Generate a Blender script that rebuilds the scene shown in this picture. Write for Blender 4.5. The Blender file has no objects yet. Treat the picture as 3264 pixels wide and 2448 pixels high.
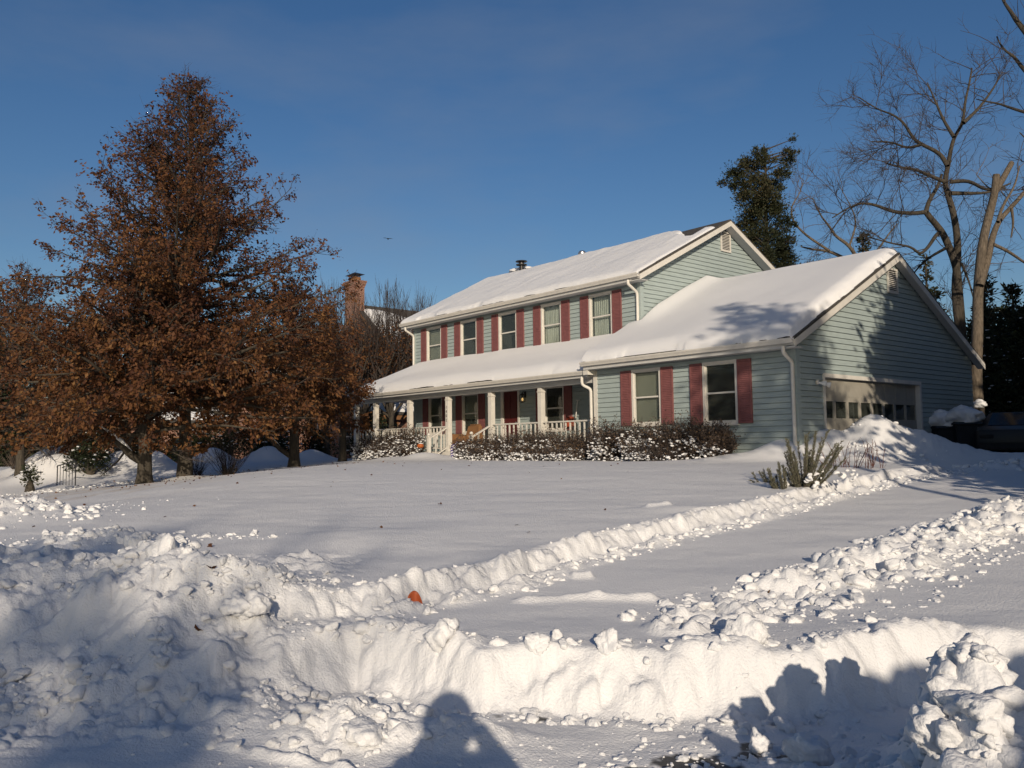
import bpy, bmesh, math, random
import numpy as np
from mathutils import Vector, Matrix

SC = bpy.context.scene
COL = SC.collection
R = math.radians
rng = np.random.default_rng(7)
random.seed(7)

# ------------------------------------------------------------------ camera
CAM = np.array([10.8546, -17.7456, 0.1292])
YAW, PITCH, ROLL, FPX = 0.8738, 0.0745, -0.0119, 2698.8
FW = np.array([-math.sin(YAW), math.cos(YAW), 0.0])      # level forward
RT = np.array([math.cos(YAW), math.sin(YAW), 0.0])       # level right
UP = np.array([0, 0, 1.0])
CF = FW * math.cos(PITCH) + UP * math.sin(PITCH)
_u = UP * math.cos(PITCH) - FW * math.sin(PITCH)
CR = RT * math.cos(ROLL) + _u * math.sin(ROLL)
CU = _u * math.cos(ROLL) - RT * math.sin(ROLL)
cd = bpy.data.cameras.new('camera')
cam = bpy.data.objects.new('camera', cd)
COL.objects.link(cam)
cam.matrix_world = Matrix(((CR[0], CU[0], -CF[0], CAM[0]), (CR[1], CU[1], -CF[1], CAM[1]),
                           (CR[2], CU[2], -CF[2], CAM[2]), (0, 0, 0, 1)))
cd.sensor_width = 36
cd.lens = 36 * FPX / 3264
cd.clip_start = 0.05
cd.clip_end = 4000
SC.camera = cam

# ------------------------------------------------------------------ light
SUN_EL = 16.5
SUN_DIR = np.array([-0.8112, 0.5847, 0.0])               # level travel direction of the light
L3 = np.append(SUN_DIR[:2] * math.cos(R(SUN_EL)), -math.sin(R(SUN_EL)))
w = bpy.data.worlds.new('World')
SC.world = w
w.use_nodes = True
nt = w.node_tree
bg = nt.nodes['Background']
sky = nt.nodes.new('ShaderNodeTexSky')
sky.sky_type = 'NISHITA'
sky.sun_disc = False
sky.sun_elevation = R(SUN_EL)
# sky sun azimuth: rotation measured from +Y clockwise
sky.sun_rotation = math.atan2(-SUN_DIR[0], -SUN_DIR[1])
sky.altitude = 100
sky.air_density = 1.0
sky.dust_density = 1.2
sky.ozone_density = 2.2
hs = nt.nodes.new('ShaderNodeHueSaturation')
hs.inputs['Saturation'].default_value = 1.25
hs.inputs['Hue'].default_value = 0.508
# thin high cirrus: a faint whitening of the sky by stretched noise
tc = nt.nodes.new('ShaderNodeTexCoord')
mp = nt.nodes.new('ShaderNodeMapping')
mp.inputs['Scale'].default_value = (1.6, 1.6, 5.0)
mp.inputs['Rotation'].default_value = (0.25, 0.1, 0.6)
ns = nt.nodes.new('ShaderNodeTexNoise')
ns.inputs['Scale'].default_value = 1.7
ns.inputs['Detail'].default_value = 6
ns.inputs['Roughness'].default_value = 0.55
rmp = nt.nodes.new('ShaderNodeMapRange')
rmp.inputs['From Min'].default_value = 0.50
rmp.inputs['From Max'].default_value = 0.85
rmp.inputs['To Max'].default_value = 0.30
mx = nt.nodes.new('ShaderNodeMixRGB')
mx.inputs['Color2'].default_value = (3.0, 3.3, 3.9, 1)
nt.links.new(tc.outputs['Generated'], mp.inputs['Vector'])
nt.links.new(mp.outputs['Vector'], ns.inputs['Vector'])
nt.links.new(ns.outputs['Fac'], rmp.inputs['Value'])
nt.links.new(rmp.outputs['Result'], mx.inputs['Fac'])
nt.links.new(sky.outputs['Color'], hs.inputs['Color'])
nt.links.new(hs.outputs['Color'], mx.inputs['Color1'])
nt.links.new(mx.outputs['Color'], bg.inputs['Color'])
bg.inputs['Strength'].default_value = 0.078
sl = bpy.data.lights.new('sun', 'SUN')
sl.energy = 4.4
sl.angle = R(0.53)
sl.color = (1.0, 0.85, 0.66)
so = bpy.data.objects.new('sun', sl)
COL.objects.link(so)
so.rotation_euler = Vector(L3).to_track_quat('-Z', 'Y').to_euler()
so.location = (30, -25, 25)
SC.view_settings.view_transform = 'Standard'
SC.view_settings.look = 'None'
SC.view_settings.exposure = 0.0
SC.view_settings.gamma = 1.0
SC.cycles.max_bounces = 6
SC.cycles.diffuse_bounces = 2
SC.cycles.transparent_max_bounces = 12

# ------------------------------------------------------------------ pixel helpers (overview pixels, 2212 wide)
K = 1.4756
def ray(ox, oy):
    return CF + CR * ((ox * K - 1632) / FPX) - CU * ((oy * K - 1224) / FPX)
def at_z(ox, oy, z):
    d = ray(ox, oy); return CAM + d * ((z - CAM[2]) / d[2])
def at_y(ox, oy, y):
    d = ray(ox, oy); return CAM + d * ((y - CAM[1]) / d[1])
def at_x(ox, oy, x):
    d = ray(ox, oy); return CAM + d * ((x - CAM[0]) / d[0])
def at_s(ox, oy, s):
    d = ray(ox, oy); return CAM + d * (s / (d @ FW))
def st2w(s, t):
    return CAM[:2] + s * FW[:2] + t * RT[:2]
def w2st(p):
    d = np.asarray(p)[..., :2] - CAM[:2]
    return d @ FW[:2], d @ RT[:2]

# ------------------------------------------------------------------ noise
def _h(ix, iy, seed):
    n = (ix.astype(np.int64) * 374761393 + iy.astype(np.int64) * 668265263 + seed * 974634777) & 0xffffffff
    n = ((n ^ (n >> 13)) * 1274126177) & 0xffffffff
    n = (n ^ (n >> 16)) & 0xffffffff
    n = (n * 2246822519) & 0xffffffff
    n = n ^ (n >> 15)
    return (n & 0xffffff) / float(0xffffff)
def vnoise(x, y, seed=0):
    ix = np.floor(x); iy = np.floor(y); fx = x - ix; fy = y - iy
    ux = fx * fx * fx * (fx * (fx * 6 - 15) + 10); uy = fy * fy * fy * (fy * (fy * 6 - 15) + 10)
    a = _h(ix, iy, seed); b = _h(ix + 1, iy, seed); c = _h(ix, iy + 1, seed); d = _h(ix + 1, iy + 1, seed)
    return (a + (b - a) * ux + (c - a) * uy + (a - b - c + d) * ux * uy) * 2 - 1
def fbm(x, y, seed=0, octv=4, gain=.5):
    s = 0; a = 1
    for k in range(octv):
        s = s + a * vnoise(x * 2 ** k + 17.3 * k, y * 2 ** k - 9.1 * k, seed + k); a *= gain
    return s
def lumps(x, y, scale, seed=0, dens=1.0):
    """rounded clod-like domes, height in metres"""
    x = x / scale; y = y / scale
    ix = np.floor(x); iy = np.floor(y); best = np.zeros_like(x)
    for dx in (-1, 0, 1):
        for dy in (-1, 0, 1):
            cx = ix + dx; cy = iy + dy
            px = cx + _h(cx, cy, seed); py = cy + _h(cx, cy, seed + 1)
            r = .3 + .5 * _h(cx, cy, seed + 2)
            on = _h(cx, cy, seed + 3) < dens
            d2 = ((x - px) ** 2 + (y - py) ** 2) / (r * r)
            best = np.maximum(best, np.where(on & (d2 < 1), r * np.sqrt(np.maximum(0, 1 - d2)), 0))
    return best * scale
def sstep(a, b, x):
    t = np.clip((x - a) / (b - a), 0, 1); return t * t * (3 - 2 * t)

# ------------------------------------------------------------------ materials
def mat(name, col, rough=.8, var=0.0, vscale=8.0, bump=0.0, bscale=30.0, col2=None, spec=.3, metal=0.0, stretch=(1, 1, 1), thr=None):
    m = bpy.data.materials.new(name); m.use_nodes = True
    t = m.node_tree; b = t.nodes['Principled BSDF']
    b.inputs['Roughness'].default_value = rough
    b.inputs['Specular IOR Level'].default_value = spec
    b.inputs['Metallic'].default_value = metal
    b.inputs['Base Color'].default_value = (*col, 1)
    tcn = t.nodes.new('ShaderNodeTexCoord')
    mpn = t.nodes.new('ShaderNodeMapping'); mpn.inputs['Scale'].default_value = stretch
    t.links.new(tcn.outputs['Object'], mpn.inputs['Vector'])
    if var or col2:
        n = t.nodes.new('ShaderNodeTexNoise'); n.inputs['Scale'].default_value = vscale
        n.inputs['Detail'].default_value = 5
        t.links.new(mpn.outputs['Vector'], n.inputs['Vector'])
        cr = t.nodes.new('ShaderNodeValToRGB')
        lo = tuple(c * (1 - var) for c in col) if col2 is None else col
        hi = tuple(min(1, c * (1 + var)) for c in col) if col2 is None else col2
        a, bb = thr if thr else (.3, .7)
        cr.color_ramp.elements[0].position = a; cr.color_ramp.elements[1].position = bb
        cr.color_ramp.elements[0].color = (*lo, 1); cr.color_ramp.elements[1].color = (*hi, 1)
        t.links.new(n.outputs['Fac'], cr.inputs['Fac'])
        t.links.new(cr.outputs['Color'], b.inputs['Base Color'])
    if bump:
        n2 = t.nodes.new('ShaderNodeTexNoise'); n2.inputs['Scale'].default_value = bscale
        n2.inputs['Detail'].default_value = 6
        t.links.new(mpn.outputs['Vector'], n2.inputs['Vector'])
        bp = t.nodes.new('ShaderNodeBump'); bp.inputs['Strength'].default_value = bump
        bp.inputs['Distance'].default_value = .02
        t.links.new(n2.outputs['Fac'], bp.inputs['Height'])
        t.links.new(bp.outputs['Normal'], b.inputs['Normal'])
    return m
def leafmat(name, cols, trans=.25):
    """leaf colour picked per leaf from a random face attribute"""
    m = bpy.data.materials.new(name); m.use_nodes = True
    t = m.node_tree; b = t.nodes['Principled BSDF']; b.inputs['Roughness'].default_value = .7
    b.inputs['Specular IOR Level'].default_value = .2
    at = t.nodes.new('ShaderNodeAttribute'); at.attribute_name = 'rnd'
    cr = t.nodes.new('ShaderNodeValToRGB')
    e = cr.color_ramp.elements
    e[0].color = (*cols[0], 1); e[1].color = (*cols[-1], 1)
    for i, c in enumerate(cols[1:-1]):
        k = e.new((i + 1) / (len(cols) - 1)); k.color = (*c, 1)
    t.links.new(at.outputs['Fac'], cr.inputs['Fac'])
    t.links.new(cr.outputs['Color'], b.inputs['Base Color'])
    tr = t.nodes.new('ShaderNodeBsdfTranslucent'); mxs = t.nodes.new('ShaderNodeMixShader')
    mxs.inputs['Fac'].default_value = trans
    t.links.new(cr.outputs['Color'], tr.inputs['Color'])
    t.links.new(b.outputs['BSDF'], mxs.inputs[1]); t.links.new(tr.outputs['BSDF'], mxs.inputs[2])
    t.links.new(mxs.outputs['Shader'], t.nodes['Material Output'].inputs['Surface'])
    return m
M = {}
def snowmat(name, asphalt=False):
    m = mat(name, (.70, .705, .72), .6, 0, 1, .5, 60, spec=.25)
    t = m.node_tree; b = t.nodes['Principled BSDF']
    n3 = t.nodes.new('ShaderNodeTexNoise'); n3.inputs['Scale'].default_value = 17; n3.inputs['Detail'].default_value = 8; n3.inputs['Roughness'].default_value = .65
    b2 = t.nodes.new('ShaderNodeBump'); b2.inputs['Strength'].default_value = .35; b2.inputs['Distance'].default_value = .02
    old = b.inputs['Normal'].links[0].from_node
    t.links.new(t.nodes['Texture Coordinate'].outputs['Object'], n3.inputs['Vector']); t.links.new(n3.outputs['Fac'], b2.inputs['Height']); t.links.new(old.outputs['Normal'], b2.inputs['Normal']); t.links.new(b2.outputs['Normal'], b.inputs['Normal'])
    if asphalt:
        at = t.nodes.new('ShaderNodeAttribute'); at.attribute_name = 'bare'
        mr = t.nodes.new('ShaderNodeMixRGB'); mr.inputs['Color1'].default_value = (.70, .705, .72, 1)
        mr.inputs['Color2'].default_value = (.07, .07, .07, 1)
        t.links.new(at.outputs['Fac'], mr.inputs['Fac'])
        at2 = t.nodes.new('ShaderNodeAttribute'); at2.attribute_name = 'litter'
        mr2 = t.nodes.new('ShaderNodeMixRGB'); mr2.inputs['Color2'].default_value = (.55, .46, .36, 1)
        t.links.new(at2.outputs['Fac'], mr2.inputs['Fac'])
        t.links.new(mr.outputs['Color'], mr2.inputs['Color1'])
        t.links.new(mr2.outputs['Color'], b.inputs['Base Color'])
    return m
M['snow'] = snowmat('snow')
M['ground'] = snowmat('ground_snow', True)
M['siding'] = mat('siding', (.297, .354, .352), .55, .07, 3, .15, 50, stretch=(1, 1, 6))
M['white'] = mat('white_paint', (.56, .54, .50), .5, .06, 6)
M['doorwhite'] = mat('garage_door_paint', (.29, .275, .24), .5, .08, 4)
M['soffit'] = mat('soffit', (.45, .45, .44), .6, .05, 5)
M['shutter'] = mat('shutter_red', (.178, .070, .070), .6, .12, 9)
M['door'] = mat('door_red', (.075, .013, .013), .4, .08, 5)
M['shingle'] = mat('shingle', (.06, .055, .05), .9, .35, 14, .6, 40)
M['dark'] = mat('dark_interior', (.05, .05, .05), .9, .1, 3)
M['curtain'] = mat('curtain', (.55, .55, .50), .9, .25, 2.2, stretch=(9, 9, .6))
M['blind'] = mat('blind', (.30, .29, .24), .8, .1, 2)
M['brick'] = None
M['metal'] = mat('galvanised', (.45, .45, .46), .35, .1, 6, metal=.9)
M['blackmetal'] = mat('black_metal', (.02, .02, .022), .4, .2, 8)
M['bin'] = mat('bin_plastic', (.018, .022, .026), .5, .2, 5)
M['bark'] = mat('bark', (.052, .044, .034), .9, .4, 9, .8, 30, stretch=(3, 3, .5))
M['barkpale'] = mat('bark_pale', (.115, .093, .07), .9, .45, 9, .9, 30, stretch=(3, 3, .5))
M['twig'] = mat('twig', (.052, .042, .038), .9, .3, 5)
M['twigpale'] = mat('twig_pale', (.10, .078, .064), .9, .3, 5)
M['twigred'] = mat('twig_red', (.10, .04, .03), .9, .3, 5)
M['oakleaf'] = leafmat('oak_leaf', [(.056, .023, .015), (.098, .041, .020), (.140, .064, .025), (.19, .100, .038)], .3)
M['pearleaf'] = leafmat('pear_leaf', [(.07, .03, .016), (.13, .06, .03)], .2)
M['cedar'] = leafmat('cedar_leaf', [(.016, .022, .012), (.032, .038, .018), (.065, .052, .028)], .1)
M['spruce'] = leafmat('spruce_leaf', [(.012, .02, .010), (.025, .034, .015), (.05, .045, .02)], .1)
M['shrubleaf'] = leafmat('shrub_leaf', [(.045, .036, .033), (.085, .065, .055), (.13, .082, .045)], .15)
M['juniper'] = leafmat('juniper_leaf', [(.075, .078, .055), (.12, .122, .085), (.165, .155, .105)], .1)
M['orange'] = mat('pumpkin_skin', (.33, .085, .018), .45, .15, 6)
M['marker'] = mat('marker_plastic', (.36, .085, .03), .4, .12, 6)
M['stem'] = mat('dry_stem', (.10, .07, .03), .9, .2, 8)
M['tan'] = mat('tan_upholstery', (.19, .095, .042), .85, .15, 5, .3, 60)
M['shovelred'] = mat('shovel_red', (.30, .06, .03), .45, .1, 5)
M['carpaint'] = mat('car_paint', (.008, .009, .011), .38, .1, 3, spec=.25)
M['carglass'] = mat('car_glass', (.012, .014, .016), .08, .1, 3, spec=.4)
M['rubber'] = mat('rubber', (.015, .015, .015), .85, .2, 10)
M['coat'] = mat('coat_cloth', (.03, .035, .05), .9, .2, 8)
M['skin'] = mat('skin', (.55, .33, .24), .6, .08, 6)
M['lampglass'] = mat('lamp_glass', (.55, .42, .22), .2, .1, 6)
M['bulb'] = mat('bulb_glass', (.65, .66, .66), .12, .05, 6, spec=.6)
def emit(name, col, st):
    m = mat(name, col, .4)
    b = m.node_tree.nodes['Principled BSDF']
    b.inputs['Emission Color'].default_value = (*col, 1); b.inputs['Emission Strength'].default_value = st
    return m
M['glow'] = emit('lamp_glow', (1, .62, .22), 1.2)
def brickmat():
    m = mat('brick', (.30, .12, .075), .9)
    t = m.node_tree; b = t.nodes['Principled BSDF']
    br = t.nodes.new('ShaderNodeTexBrick')
    br.inputs['Color1'].default_value = (.20, .08, .052, 1); br.inputs['Color2'].default_value = (.15, .062, .042, 1)
    br.inputs['Mortar'].default_value = (.28, .24, .20, 1)
    br.inputs['Scale'].default_value = 1; br.inputs['Brick Width'].default_value = .21; br.inputs['Row Height'].default_value = .075
    br.inputs['Mortar Size'].default_value = .008
    tcn = t.nodes.new('ShaderNodeTexCoord'); sx = t.nodes.new('ShaderNodeSeparateXYZ'); cx = t.nodes.new('ShaderNodeCombineXYZ')
    ad = t.nodes.new('ShaderNodeMath'); ad.operation = 'ADD'
    t.links.new(tcn.outputs['Object'], sx.inputs[0]); t.links.new(sx.outputs['X'], ad.inputs[0]); t.links.new(sx.outputs['Y'], ad.inputs[1])
    t.links.new(ad.outputs[0], cx.inputs['X']); t.links.new(sx.outputs['Z'], cx.inputs['Y'])
    t.links.new(cx.outputs[0], br.inputs['Vector']); t.links.new(br.outputs['Color'], b.inputs['Base Color'])
    return m
M['brick'] = brickmat()
def stripemat():
    m = mat('striped_cloth', (.12, .10, .30), .8)
    t = m.node_tree; b = t.nodes['Principled BSDF']
    wv = t.nodes.new('ShaderNodeTexWave'); wv.inputs['Scale'].default_value = 3.4
    wv.bands_direction = 'Z'
    cr = t.nodes.new('ShaderNodeValToRGB'); cr.color_ramp.interpolation = 'CONSTANT'
    cr.color_ramp.elements[0].color = (.09, .07, .26, 1); cr.color_ramp.elements[1].color = (.7, .66, .7, 1); cr.color_ramp.elements[1].position = .55
    tcn = t.nodes.new('ShaderNodeTexCoord')
    t.links.new(tcn.outputs['Object'], wv.inputs['Vector'])
    t.links.new(wv.outputs['Fac'], cr.inputs['Fac']); t.links.new(cr.outputs['Color'], b.inputs['Base Color'])
    return m
M['stripe'] = stripemat()
def glassmat(name, tint, refl=1.0):
    m = bpy.data.materials.new(name); m.use_nodes = True
    t = m.node_tree; t.nodes.clear()
    o = t.nodes.new('ShaderNodeOutputMaterial'); mxs = t.nodes.new('ShaderNodeMixShader')
    fr = t.nodes.new('ShaderNodeFresnel'); fr.inputs['IOR'].default_value = 1.6
    gl = t.nodes.new('ShaderNodeBsdfGlossy'); gl.inputs['Roughness'].default_value = .03
    tr = t.nodes.new('ShaderNodeBsdfTransparent'); tr.inputs['Color'].default_value = (*tint, 1)
    n = t.nodes.new('ShaderNodeTexNoise'); n.inputs['Scale'].default_value = 1.5
    bp = t.nodes.new('ShaderNodeBump'); bp.inputs['Strength'].default_value = .04
    t.links.new(n.outputs['Fac'], bp.inputs['Height']); t.links.new(bp.outputs['Normal'], gl.inputs['Normal'])
    ge = t.nodes.new('ShaderNodeNewGeometry'); iv = t.nodes.new('ShaderNodeMath'); iv.operation = 'SUBTRACT'; iv.inputs[0].default_value = 1.0
    ml = t.nodes.new('ShaderNodeMath'); ml.operation = 'MULTIPLY'
    t.links.new(ge.outputs['Backfacing'], iv.inputs[1]); t.links.new(iv.outputs[0], ml.inputs[0]); t.links.new(fr.outputs[0], ml.inputs[1])
    t.links.new(ml.outputs[0], mxs.inputs['Fac']); t.links.new(tr.outputs[0], mxs.inputs[1]); t.links.new(gl.outputs[0], mxs.inputs[2])
    df = t.nodes.new('ShaderNodeBsdfDiffuse'); df.inputs['Color'].default_value = (.20, .22, .20, 1)
    m2 = t.nodes.new('ShaderNodeMixShader'); m2.inputs['Fac'].default_value = .09
    t.links.new(mxs.outputs[0], m2.inputs[1]); t.links.new(df.outputs[0], m2.inputs[2])
    t.links.new(m2.outputs[0], o.inputs['Surface'])
    m.use_transparent_shadow = True
    return m
M['glass'] = glassmat('window_glass', (.86, .89, .88))

# ------------------------------------------------------------------ object helpers
def tag(o, label=None, cat=None, group=None, kind=None):
    if label: o['label'] = label
    if cat: o['category'] = cat
    if group: o['group'] = group
    if kind: o['kind'] = kind
    return o
def empty(name, loc, label, cat, group=None, rz=0):
    o = bpy.data.objects.new(name, None); COL.objects.link(o)
    o.empty_display_size = .2
    o.location = tuple(float(c) for c in loc); o.rotation_euler = (0, 0, rz)
    return tag(o, label, cat, group)
def link(name, me, m=None, parent=None):
    o = bpy.data.objects.new(name, me); COL.objects.link(o)
    if m is not None: me.materials.append(m)
    if parent is not None: o.parent = parent
    return o
def mesh_np(name, V, F, m=None, parent=None, smooth=False, rnd=None):
    """V (n,3) float, F (k,3|4) int"""
    V = np.ascontiguousarray(V, dtype=np.float32); F = np.ascontiguousarray(F, dtype=np.int32)
    me = bpy.data.meshes.new(name)
    k, c = F.shape
    me.vertices.add(len(V)); me.vertices.foreach_set('co', V.ravel())
    me.loops.add(k * c); me.loops.foreach_set('vertex_index', F.ravel())
    me.polygons.add(k)
    me.polygons.foreach_set('loop_start', np.arange(0, k * c, c, dtype=np.int32))
    me.polygons.foreach_set('loop_total', np.full(k, c, dtype=np.int32))
    if smooth: me.polygons.foreach_set('use_smooth', np.ones(k, dtype=bool))
    me.update(calc_edges=True)
    if rnd is not None:
        a = me.attributes.new('rnd', 'FLOAT', 'FACE'); a.data.foreach_set('value', np.ascontiguousarray(rnd, dtype=np.float32))
    return link(name, me, m, parent)
class MB:
    def __init__(s): s.v = []; s.f = []
    def add(s, vs, fs):
        b = len(s.v); s.v += [tuple(map(float, p)) for p in vs]; s.f += [tuple(i + b for i in f) for f in fs]; return s
    def quad(s, a, b, c, d): return s.add([a, b, c, d], [(0, 1, 2, 3)])
    def box(s, x0, x1, y0, y1, z0, z1):
        return s.add([(x0, y0, z0), (x1, y0, z0), (x1, y1, z0), (x0, y1, z0), (x0, y0, z1), (x1, y0, z1), (x1, y1, z1), (x0, y1, z1)],
                     [(0, 3, 2, 1), (4, 5, 6, 7), (0, 1, 5, 4), (1, 2, 6, 5), (2, 3, 7, 6), (3, 0, 4, 7)])
    def hexa(s, p):  # 8 points: bottom ring, top ring
        return s.add(p, [(0, 3, 2, 1), (4, 5, 6, 7), (0, 1, 5, 4), (1, 2, 6, 5), (2, 3, 7, 6), (3, 0, 4, 7)])
    def prism(s, poly, d):
        n = len(poly); d = np.array(d, float)
        vs = [np.array(p, float) for p in poly] + [np.array(p, float) + d for p in poly]
        return s.add(vs, [tuple(range(n))[::-1], tuple(range(n, 2 * n))] + [(i, (i + 1) % n, n + (i + 1) % n, n + i) for i in range(n)])
    def tube(s, pts, rad, n=8, cap=True):
        V, F = tube_np(np.array(pts, float), np.broadcast_to(np.array(rad, float), (len(pts),)), n)
        b = len(s.v); s.add(V, [tuple(f) for f in F])
        if cap:
            s.f.append(tuple(b + i for i in range(n))[::-1]); s.f.append(tuple(b + len(V) - n + i for i in range(n)))
        return s
    def lathe(s, prof, c=(0, 0, 0), n=20, axis='z'):
        vs = []; fs = []
        for r, z in prof:
            for i in range(n):
                a = 2 * math.pi * i / n
                p = (r * math.cos(a), r * math.sin(a), z)
                if axis == 'x': p = (p[2], p[0], p[1])
                if axis == 'y': p = (p[0], p[2], p[1])
                vs.append((p[0] + c[0], p[1] + c[1], p[2] + c[2]))
        for k in range(len(prof) - 1):
            for i in range(n):
                fs.append((k * n + i, k * n + (i + 1) % n, (k + 1) * n + (i + 1) % n, (k + 1) * n + i))
        fs.append(tuple(range(n))[::-1]); fs.append(tuple(range((len(prof) - 1) * n, len(prof) * n)))
        return s.add(vs, fs)
    def build(s, name, m=None, parent=None, smooth=False, bevel=0, seg=2, origin=None):
        me = bpy.data.meshes.new(name)
        v = s.v if origin is None else [(p[0] - origin[0], p[1] - origin[1], p[2] - origin[2]) for p in s.v]
        me.from_pydata(v, [], s.f); me.validate()
        bm = bmesh.new(); bm.from_mesh(me); bmesh.ops.recalc_face_normals(bm, faces=bm.faces)
        if bevel:
            bmesh.ops.remove_doubles(bm, verts=bm.verts, dist=1e-4)
            bmesh.ops.bevel(bm, geom=[e for e in bm.edges if e.calc_face_angle(0) > .5], offset=bevel, segments=seg, affect='EDGES', clamp_overlap=True)
        bm.to_mesh(me); bm.free()
        if smooth:
            for p in me.polygons: p.use_smooth = True
            if not bevel: me.set_sharp_from_angle(angle=R(50))
            else: me.set_sharp_from_angle(angle=R(40))
        return link(name, me, m, parent)
def tube_np(P, rad, n):
    T = np.gradient(P, axis=0); T /= np.linalg.norm(T, axis=1)[:, None] + 1e-9
    ref = np.array([0, 0, 1.0]) if abs(T[:, 2]).mean() < .8 else np.array([1.0, 0, 0])
    A = np.cross(T, ref); A /= np.linalg.norm(A, axis=1)[:, None] + 1e-9
    B = np.cross(T, A)
    a = np.arange(n) * 2 * math.pi / n
    V = P[:, None, :] + rad[:, None, None] * (np.cos(a)[None, :, None] * A[:, None, :] + np.sin(a)[None, :, None] * B[:, None, :])
    k = len(P)
    i = np.arange(k - 1)[:, None] * n; j = np.arange(n)[None, :]; j2 = (j + 1) % n
    F = np.stack([i + j, i + j2, i + n + j2, i + n + j], axis=-1).reshape(-1, 4)
    return V.reshape(-1, 3), F
class Tubes:
    def __init__(s): s.V = []; s.F = []; s.n = 0
    def add(s, P, r0, r1, sides):
        P = np.asarray(P, float); rad = np.linspace(r0, r1, len(P)) if np.isscalar(r0) else np.asarray(r0)
        V, F = tube_np(P, rad, sides); s.V.append(V); s.F.append(F + s.n); s.n += len(V)
    def build(s, name, m, parent=None, origin=(0, 0, 0)):
        if not s.V: return None
        return mesh_np(name, np.vstack(s.V) - np.asarray(origin), np.vstack(s.F), m, parent, smooth=True)
def unit(n):
    v = rng.normal(size=(n, 3)); return v / np.linalg.norm(v, axis=1)[:, None]
def leaf_mesh(name, P, size, m, parent, origin=(0, 0, 0), aspect=.5, axis=None, rnd=None, bend=True):
    """one folded quad per leaf, random attitude"""
    n = len(P); P = np.asarray(P) - np.asarray(origin)
    a = unit(n) if axis is None else axis / (np.linalg.norm(axis, axis=1)[:, None] + 1e-9)
    b = np.cross(a, unit(n)); b /= np.linalg.norm(b, axis=1)[:, None] + 1e-9
    sz = (np.full(n, size) if np.isscalar(size) else size) * rng.uniform(.65, 1.35, n)
    u = a * (sz * .5)[:, None]; v = b * (sz * .5 * aspect)[:, None]
    nrm = np.cross(a, b) * (sz * .16)[:, None] * (1 if bend else 0)
    V = np.stack([P - u, P + v + nrm, P + u, P - v + nrm * .2], axis=1).reshape(-1, 3)
    F = np.arange(4 * n).reshape(n, 4)
    return mesh_np(name, V, F, m, parent, rnd=rng.random(n) if rnd is None else rnd)
# clod prototypes: lumpy icospheres
def ico(sub):
    bm = bmesh.new(); bmesh.ops.create_icosphere(bm, subdivisions=sub, radius=1)
    V = np.array([v.co[:] for v in bm.verts]); F = np.array([[v.index for v in f.verts] for f in bm.faces]); bm.free(); return V, F
ICO2, ICO3, ICO4 = ico(2), ico(3), ico(4)
def lumpy(V, seed, amp=.28, freq=1.6):
    d = fbm(V[:, 0] * freq + 3.1 * seed + V[:, 2] * .7, V[:, 1] * freq - 1.7 * seed + V[:, 2] * 1.3, seed, 3)
    d2 = fbm(V[:, 2] * freq * 2 + 5 * seed, V[:, 0] * freq * 2, seed + 9, 2)
    return V * (1 + amp * d + amp * .5 * d2)[:, None]
def chunk(V, seed, amp=.12):
    """broken block: a sphere chopped by random planes, then roughened"""
    g = np.random.default_rng(seed); n = g.normal(size=(9, 3)); n /= np.linalg.norm(n, axis=1)[:, None]; d = g.uniform(.48, .95, 9)
    q = V @ n.T; r = np.where(q > 1e-3, d[None] / np.maximum(q, 1e-3), 9).min(1); r = np.minimum(r, 1.05)
    V = lumpy(V * r[:, None], seed, amp, 2.6)
    return V * (1 + .05 * fbm(V[:, 0] * 6 + V[:, 2] * 4 + seed, V[:, 1] * 6 - V[:, 2] * 3, seed + 5, 3))[:, None]
CLOD2 = [chunk(ICO2[0], k) for k in range(14)]
CLOD3 = [chunk(ICO3[0], k + 20) for k in range(14)]
CLOD4 = [lumpy(ICO4[0], k + 40, .22) for k in range(10)]
BLOCK4 = [chunk(ICO4[0], k + 70, .16) for k in range(10)]
def rotm(q):
    q = q / np.linalg.norm(q); w_, x, y, z = q
    return np.array([[1 - 2 * (y * y + z * z), 2 * (x * y - z * w_), 2 * (x * z + y * w_)], [2 * (x * y + z * w_), 1 - 2 * (x * x + z * z), 2 * (y * z - x * w_)], [2 * (x * z - y * w_), 2 * (y * z + x * w_), 1 - 2 * (x * x + y * y)]])
class Clods:
    def __init__(s): s.V = []; s.F = []; s.n = 0
    def add(s, p, r, fine=None, flat=.8):
        fine = r > .05 if fine is None else fine
        lib, ic = (CLOD3, ICO3) if fine else (CLOD2, ICO2)
        V = lib[rng.integers(14)] * (r * rng.uniform(.7, 1.3, 3)) @ rotm(rng.normal(size=4)).T
        V = V * (1, 1, flat) + p
        s.V.append(V); s.F.append(ic[1] + s.n); s.n += len(V)
    def build(s, name, m, parent=None, origin=(0, 0, 0)):
        return mesh_np(name, np.vstack(s.V) - np.asarray(origin), np.vstack(s.F), m, parent, smooth=True)

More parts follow.
